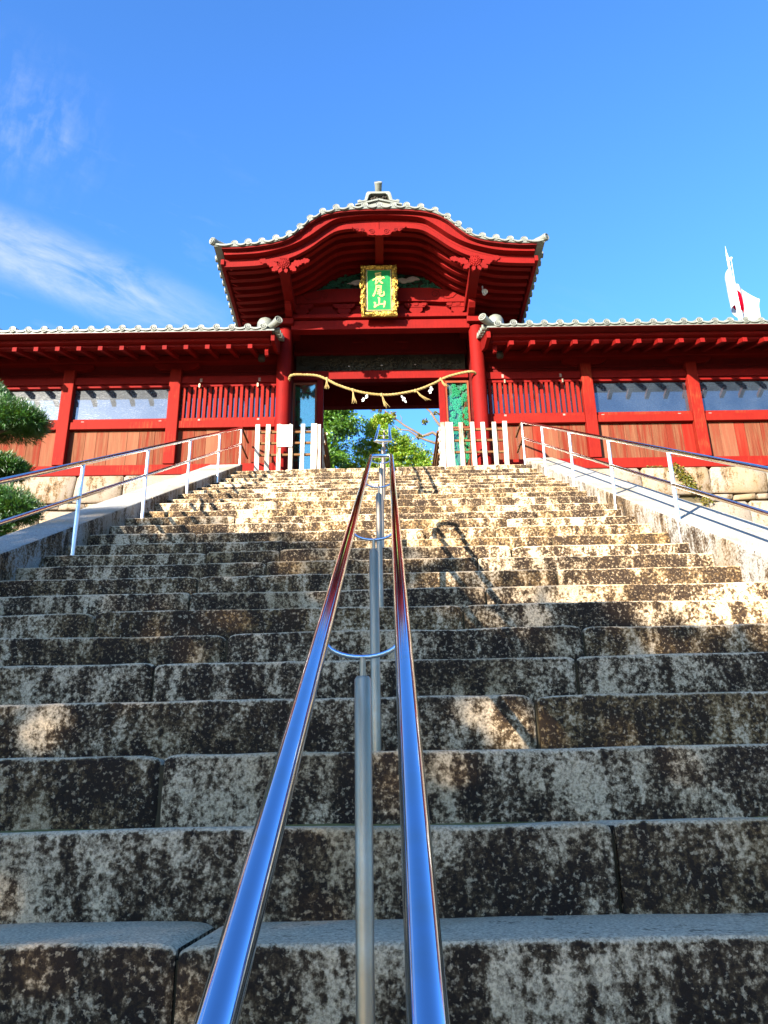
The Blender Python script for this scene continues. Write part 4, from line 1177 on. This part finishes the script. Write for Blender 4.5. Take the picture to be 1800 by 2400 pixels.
def siderail(x, label, s):
    h = thing('side_handrail', label, 'handrail', (x, 2, -.2), group='steel handrails along the sides of the stairs')
    yt = 12.42
    for off, r in ((0.012, .0195), (-.285, .0165)):
        f = lambda y: .5537 * y - .56 + off
        pts = [(x, -1.5 + (yt + 1.5) * i / 20, f(-1.5 + (yt + 1.5) * i / 20)) for i in range(21)]
        MB().tube(pts, r, 18).build('rail', M['rail'], h)
        MB().tube([(x, yt, f(yt)), (x - s * .01, yt + .25, f(yt) - .01), (x - s * .02, 12.95, f(yt) - .02)], r * .9, 10).build('rail', M['wood_brown'], h)  # steel rail end coloured brown, in place of its reflection of wood
    for k in (-6, -2, 2, 6, 10, 14, 18, 22, 26):
        y = SY(k) + (.16 if k < 26 else .13)
        zb = STEPZ.get(k, 5.30) - .01
        po = MB().tube([(x, y, zb), (x, y, zr(y))], .0165, 14).build('post', M['brushed'], h)
        b = MB(); b.lathe([(.030, .0), (.030, .006), (.02, .012)], (x, y, zb + .008), axis='z', n=14); b.build('base_flange', M['satin'], po)


siderail(-2.45, 'steel handrail with a lower rail along the left edge of the stairs', -1)
siderail(2.235, 'steel handrail with a lower rail along the right edge of the stairs', 1)

# ------------------------------------------------------------------ flag behind the right wall
fp = thing('flagpole', 'tall white flagpole rising behind the right roofed wall', 'flagpole', (8.49, 17, 5.24))
b = MB().tube([(8.49, 17, 5.24), (8.49, 17, 11.3), (8.49, 17, 13.16)], [.05, .036, .024], 14); b.build('mast', M['white'], fp)
b = MB().tube([(8.49, 17, 13.15), (8.49, 17, 13.22), (8.49, 17, 13.42)], [.022, .012, .003], 8); b.build('spike', M['white'], fp)
b = MB(); b.lathe([(.03, -.02), (.03, .02)], (8.57, 16.99, 13.05), axis='x', n=10); b.box(8.50, 8.58, 16.985, 16.995, 13.0, 13.06); b.build('pulley', M['white'], fp)
MB().tube([(8.565, 16.985, 13.05), (8.535, 16.975, 12.3), (8.55, 16.985, 11.0), (8.53, 16.985, 6.4)], .008, 5).build('halyard', M['white'], fp)
top = [(8.50, 17.04, 12.80), (8.42, 17.10, 12.70), (8.43, 17.22, 12.58), (8.57, 17.28, 12.52), (8.70, 17.18, 12.42), (8.82, 17.26, 12.32), (8.98, 17.20, 12.14), (9.17, 17.15, 11.96)]
bot = [(8.50, 17.04, 11.74), (8.41, 17.10, 11.70), (8.43, 17.22, 11.62), (8.56, 17.28, 11.52), (8.69, 17.18, 11.44), (8.74, 17.28, 11.18), (8.84, 17.22, 11.12), (8.98, 17.15, 11.08)]


def crv(P, t):
    x = t * (len(P) - 1); i = min(int(x), len(P) - 2); f = x - i
    p0, p1, p2, p3 = (Vector(P[max(0, i - 1)]), Vector(P[i]), Vector(P[i + 1]), Vector(P[min(len(P) - 1, i + 2)]))
    return .5 * ((2 * p1) + (p2 - p0) * f + (2 * p0 - 5 * p1 + 4 * p2 - p3) * f * f + (3 * p1 - p0 - 3 * p2 + p3) * f**3)


b = MB(); nx, nz = 44, 22; vs = []; uvs = []
for i in range(nx + 1):
    for k in range(nz + 1):
        s_, t_ = i / nx, k / nz
        p_ = crv(bot, s_).lerp(crv(top, s_), t_)
        p_.y += .03 * math.sin(s_ * 11 + t_ * 4) * s_; p_.x += .02 * math.sin(t_ * 7 + s_ * 5) * s_
        vs.append(p_); uvs.append((s_, t_))
b.add(vs, [(i * (nz + 1) + k, (i + 1) * (nz + 1) + k, (i + 1) * (nz + 1) + k + 1, i * (nz + 1) + k + 1) for i in range(nx) for k in range(nz)], True)
fl = b.build('flag', M['flag'], None, org=(8.5, 17.04, 11.6))
ul = fl.data.uv_layers.new(name='UVMap')
for lp in fl.data.loops: ul.data[lp.index].uv = uvs[lp.vertex_index]
tag(fl, 'white flag with a red disc drooping from the flagpole', 'flag')


# ------------------------------------------------------------------ plants
def leaves(b, c, r, n, size, lean=0.0, flat=.6):
    """lumpy cloud of small leaf quads inside an ellipsoid"""
    c = Vector(c)
    for i in range(n):
        d = Vector((random.gauss(0, 1), random.gauss(0, 1), random.gauss(0, 1))).normalized()
        rad = random.random() ** .45
        p_ = c + Vector((d.x * r[0], d.y * r[1], d.z * r[2])) * rad
        q = Vector((random.gauss(0, 1), random.gauss(0, 1), random.gauss(0, 1))).normalized()
        q = (q + Vector((0, 0, flat * 1.5))).normalized()
        a = q.cross(Vector((random.gauss(0, 1), random.gauss(0, 1), random.gauss(0, 1)))).normalized(); e_ = q.cross(a)
        l, w = size * random.uniform(.7, 1.3), size * random.uniform(.35, .6)
        b.add([p_ - a * l * .5, p_ + e_ * w * .5 - a * .05 * l, p_ + a * l * .5 - q * l * .12, p_ - e_ * w * .5 - a * .05 * l], [(0, 1, 2, 3)])


def crown(blobs, per, size, sub=26, subr=.30, flat=.6):
    b = MB()
    for c, r in blobs:
        c = Vector(c)
        vol = (r[0] * r[1] * r[2]) ** (1 / 3)
        for i in range(max(4, int(sub * vol ** 1.6))):
            d = Vector((random.gauss(0, 1), random.gauss(0, 1), random.gauss(0, 1))).normalized(); q = random.uniform(.45, 1.0)
            sc = c + Vector((d.x * r[0], d.y * r[1], d.z * r[2])) * q
            k = subr * random.uniform(.6, 1.4)
            leaves(b, sc, (k, k, k * .55), per, size, flat=flat)
    return b


def limb(b, pts, r0, r1, n=7):
    k = len(pts); b.tube(pts, [r0 + (r1 - r0) * i / (k - 1) for i in range(k)], n)


def tree(name, label, base, blobs, trunk, mat, per=34, size=.11, sub=26, subr=.30, group=None):
    t_ = thing(name, label, 'tree', base, group=group)
    b = MB()
    for pts, r0, r1 in trunk: limb(b, pts, r0, r1)
    tk = b.build('trunk', M['bark'], t_)
    cb = crown(blobs, per, size, sub, subr).build('crown', M[mat], t_)
    return t_


G = 'trees on the terrace beyond the gate'
tree('evergreen_tree', 'dark green tree filling the left of the gateway opening', (-2.6, 22, 5.24),
     [((-2.5, 22.2, 12.0), (1.35, 1.2, 1.2)), ((-1.75, 22, 10.9), (.75, .9, .85)), ((-2.6, 22.0, 9.6), (1.6, 1.2, 1.1)), ((-1.55, 21.8, 11.75), (.50, .6, .45)), ((-1.9, 21.6, 9.9), (.55, .7, .5)), ((-2.8, 22.3, 13.4), (.9, .9, .8)), ((-1.15, 21.9, 11.15), (.28, .4, .25))],
     [([(-2.6, 22, 5.1), (-2.55, 22, 8), (-2.4, 22.1, 10.5), (-2.5, 22.2, 13)], .22, .05), ([(-2.5, 22, 8.6), (-1.9, 22, 9.8), (-1.5, 22, 11)], .08, .02)],
     'leaf_mid', 62, .105, 95, .30, G)
tree('maple_tree', 'bright green small leaved tree in the middle of the gateway opening', (0.12, 23.0, 5.24),
     [((-0.36, 23.00, 11.56), (0.41, 0.48, 0.36)), ((-0.61, 23.00, 10.96), (0.44, 0.48, 0.31)), ((0.12, 22.88, 11.08), (0.54, 0.61, 0.39)), ((0.67, 23.00, 10.59), (0.61, 0.61, 0.40)), ((-0.12, 23.00, 10.35), (0.73, 0.61, 0.36)), ((-0.91, 23.00, 10.23), (0.48, 0.61, 0.27)), ((1.15, 23.00, 10.23), (0.34, 0.48, 0.30)), ((-0.18, 23.12, 11.92), (0.31, 0.36, 0.17)), ((0.06, 23.00, 9.68), (1.09, 0.85, 0.61))],
     [([(0.12, 23.00, 5.1), (0.06, 23.00, 8.72), (-0.06, 23.00, 10.29), (-0.36, 23.00, 11.74)], .10, .02), ([(0.06, 23.00, 8.96), (0.48, 23.00, 9.93), (0.85, 23.00, 10.65)], .05, .012), ([(0.06, 23.00, 9.20), (-0.48, 23.00, 10.17), (-0.73, 23.00, 10.89)], .05, .012)],
     'leaf_bright', 56, .078, 240, .17, G)
tr3 = thing('bare_branched_tree', 'thinly leaved tree reaching dark branches in from the right of the gateway', 'tree', (2.6, 24, 5.24), group=G)
b = MB()
limb(b, [(2.9, 24.2, 5.1), (2.8, 24.1, 8), (2.6, 24, 10.6), (2.3, 24, 11.6), (2.0, 24, 13)], .20, .06)
for pts, r0, r1 in (([(2.5, 24, 11.2), (1.64, 24, 11.75), (1.44, 24, 11.92), (1.11, 24, 11.79), (.96, 24, 11.91), (.54, 24, 12.19), (.18, 24, 12.5), (-.1, 24, 12.75)], .065, .022),
                    ([(2.5, 24, 11.0), (1.63, 24, 11.49), (1.32, 24, 11.61), (.98, 24, 11.76), (.67, 24, 12.01), (.40, 24, 12.05), (.22, 24, 12.20)], .055, .014),
                    ([(2.3, 24, 11.8), (1.66, 24, 12.19), (1.53, 24, 12.40), (1.41, 24, 12.65), (1.12, 24, 12.95), (.8, 24, 13.2)], .06, .02),
                    ([(2.6, 24, 10.6), (1.56, 24, 11.10), (1.2, 24, 11.22), (.9, 24, 11.30)], .04, .012), ([(2.7, 24, 10.2), (1.6, 24, 10.85), (1.16, 24, 10.95), (.8, 24, 11.0)], .04, .012),
                    ([(.42, 24, 12.28), (.46, 24, 12.45), (.40, 24, 12.58)], .016, .006), ([(1.0, 24, 11.85), (.85, 24, 11.7), (.62, 24, 11.6)], .02, .006), ([(1.4, 24, 11.9), (1.3, 24, 11.8), (1.0, 24, 11.86)], .02, .01), ([(.96, 24, 13.0), (.6, 24, 12.9), (.45, 24, 12.86)], .014, .006)): limb(b, pts, r0, r1)
b.build('branches', M['bark'], tr3)
crown([((.0, 24, 12.70), (.36, .3, .22)), ((-.25, 24, 12.95), (.45, .3, .2)), ((.12, 24, 12.5), (.16, .2, .1)), ((1.55, 23.9, 12.65), (.16, .2, .22)), ((1.62, 24, 11.35), (.16, .2, .18)), ((1.5, 24, 10.7), (.22, .2, .15)), ((1.0, 24, 11.8), (.08, .1, .06)), ((1.2, 24, 12.3), (.08, .1, .1)), ((2.6, 24, 13.4), (.9, .9, .8))], 20, .10, 70, .10).build('crown', M['leaf_yellow'], tr3)
tree('yellowing_tree', 'tree with yellowing leaves showing above the far end of the right roof', (11.6, 20.5, 5.24),
     [((11.55, 20.4, 12.75), (.95, .8, .85)), ((11.9, 20.4, 11.4), (1.3, 1, 1.0))], [([(11.6, 20.5, 5.1), (11.6, 20.5, 9), (11.5, 20.4, 12.6)], .16, .03)], 'leaf_yellow', 40, .10, 50, .20)

# the cloud-pruned garden tree left of the stairs
def needles(b, c, r, n, ln, down=-.85):
    c = Vector(c)
    for i in range(n):
        d = Vector((random.gauss(0, 1), random.gauss(0, 1), random.gauss(0, 1))).normalized()
        if d.z < down: d.z *= -.6
        lump = 1 + .26 * noise.noise((d * 2.6 + c)) + .20 * noise.noise((d * 6.5 + c))
        p_ = c + Vector((d.x * r[0], d.y * r[1], d.z * r[2])) * lump * random.uniform(.55, 1.0)
        g = (Vector((d.x / r[0], d.y / r[1], d.z / r[2] + .8)).normalized() + Vector((random.gauss(0, .42), random.gauss(0, .42), random.gauss(0, .35) + .25))).normalized()
        a = g.cross(Vector((random.gauss(0, 1), random.gauss(0, 1), random.gauss(0, 1)))).normalized()
        l = ln * random.uniform(.6, 1.35) * (1.9 if random.random() < .06 else 1); w = ln * .10
        b.add([p_ - a * w, p_ + a * w, p_ + g * l], [(0, 1, 2)])


gt = thing('pruned_garden_tree', 'cloud-pruned evergreen with flat needle pads left of the stairs', 'tree', (-5.85, 10.35, 2.9))
b = MB(); limb(b, [(-5.85, 10.35, 2.5), (-5.80, 10.35, 3.6), (-5.95, 10.35, 4.4), (-5.82, 10.4, 5.2), (-5.95, 10.4, 5.9)], .11, .04)
for e_ in ((-5.2, 10.3, 5.35), (-5.3, 10.3, 4.72), (-5.2, 10.25, 4.05)): limb(b, [(-5.86, 10.35, e_[2] - .2), (-5.55, 10.33, e_[2] - .12), e_], .045, .02)
b.build('trunk', M['bark'], gt)
for pads in ((((-5.38, 10.3, 5.44), (.60, .55, .26)), ((-5.05, 10.25, 5.38), (.32, .34, .15)), ((-5.62, 10.3, 5.80), (.24, .30, .26)), ((-5.9, 10.3, 5.5), (.6, .5, .35))),
             (((-5.42, 10.3, 4.74), (.46, .45, .13)), ((-5.15, 10.25, 4.68), (.26, .28, .09))),
             (((-5.30, 10.25, 4.16), (.56, .50, .24)), ((-4.95, 10.2, 4.05), (.32, .34, .16)), ((-5.5, 10.3, 4.40), (.22, .25, .13)), ((-5.5, 10.3, 3.85), (.5, .4, .25)))):
    b = MB()
    for c, r in pads:
        needles(b, c, r, int(46000 * r[0] * r[1] + 2500), .052)
        b.ball(c, r[0] * .62, r[1] * .62, r[2] * .52, 14, 8)
    b.build('foliage_pad', M['needle'], gt)
# weeds rooted in the right retaining wall
wd = thing('wall_weeds', 'straggling yellow green weeds hanging from a joint of the right retaining wall', 'weeds', (5.05, .0, 5.45), gate=True)
b = MB()
for i in range(260):
    t = random.random(); u = 4.98 + .32 * t + .05 * random.gauss(0, 1); z = 5.74 - .52 * t + .03 * random.gauss(0, 1)
    leaves(b, (u, .02 + random.uniform(-.03, .03), z), (.03, .03, .03), 2, .055)
for i in range(60): leaves(b, (5.42 + .06 * random.gauss(0, 1), .0, 5.08 + .05 * random.gauss(0, 1)), (.03, .03, .03), 2, .05)
for i in range(24): leaves(b, (4.55 + .25 * random.random() + .02 * random.gauss(0, 1), .06, 5.735), (.02, .02, .012), 2, .04)
b.build('leaves', M['leaf_yellow'], wd)
MB().tube([(4.98, .10, 5.74), (5.1, .03, 5.5), (5.28, .02, 5.25), (5.42, .02, 5.1)], .006, 5).build('stem', M['bark'], wd)

# ------------------------------------------------------------------ trees behind the viewer that shade the foot of the stairs
G2 = 'tall trees at the foot of the stairs'
for base, blobs, lab in (((-12.5, -8.2, -2.3), [((-12.7, -8, 6.55), (2.1, 2.0, 2.0)), ((-12.6, -8, 4.8), (2.2, 2.0, 1.8)), ((-10.6, -7.8, 5.8), (1.9, 1.8, 1.8)), ((-14.6, -8, 4.6), (2.0, 1.9, 2.0)), ((-11.5, -8.3, 3.2), (2.6, 2, 1.9))], 'tall broad tree behind the viewer, left of the path'),
                         ((-7.6, -8.0, -2.3), [((-8.7, -8, 4.9), (1.7, 1.5, 1.7)), ((-7.1, -7.8, 4.0), (1.5, 1.5, 1.55)), ((-8.4, -8, 2.2), (1.6, 1.6, 1.4)), ((-6.1, -8, 2.4), (1.3, 1.4, 1.5)), ((-5.7, -8, 4.3), (.9, .8, .9))], 'lower rounded tree behind the viewer, beside the path')):
    x, y_, z_ = base
    tree('camphor_tree', lab, base, blobs, [([(x, y_, z_ - .2), (x + .1, y_, 1), (x - .1, y_, 4)], .3, .08), ([(x, y_, .5), (x + .9, y_, 2.4), (x + 1.4, y_, 4)], .14, .04), ([(x, y_, .2), (x - .9, y_, 2.2), (x - 1.2, y_, 3.6)], .14, .04)],
         'leaf_shade', 32, .22, 58, .50, G2)
far = MB()  # unseen treeline added to darken the horizon in steel reflections
for i in range(16):
    x = -46 + 6.2 * i + random.uniform(-1, 1); y_ = -27 - random.uniform(0, 5); h = random.uniform(6.0, 8.5)
    for dz in (0, 1):
        for q in range(40):
            d = Vector((random.gauss(0, 1), random.gauss(0, .7), random.gauss(0, .8)))
            leaves(far, (x + 2.2 * d.x, y_ + 1.6 * d.y, -2.2 + h * (.3 + .6 * dz) + 1.6 * d.z), (.9, .9, .6), 12, .75)
far.build('wood', M['leaf_shade'])['kind'] = 'stuff'
gc = MB()
for i in range(5200):
    s_ = random.choice((-1, 1)); x = s_ * (3.05 + 9 * random.random() ** 1.4); y_ = random.uniform(-1.5, 12.8)
    z_ = -2.6 + (y_ + 3) * 6.6 / 16.5
    leaves(gc, (x, y_, z_ + .05), (.12, .12, .07), 3, .10)
gc.build('ground_cover', M['leaf_mid'])['kind'] = 'stuff'
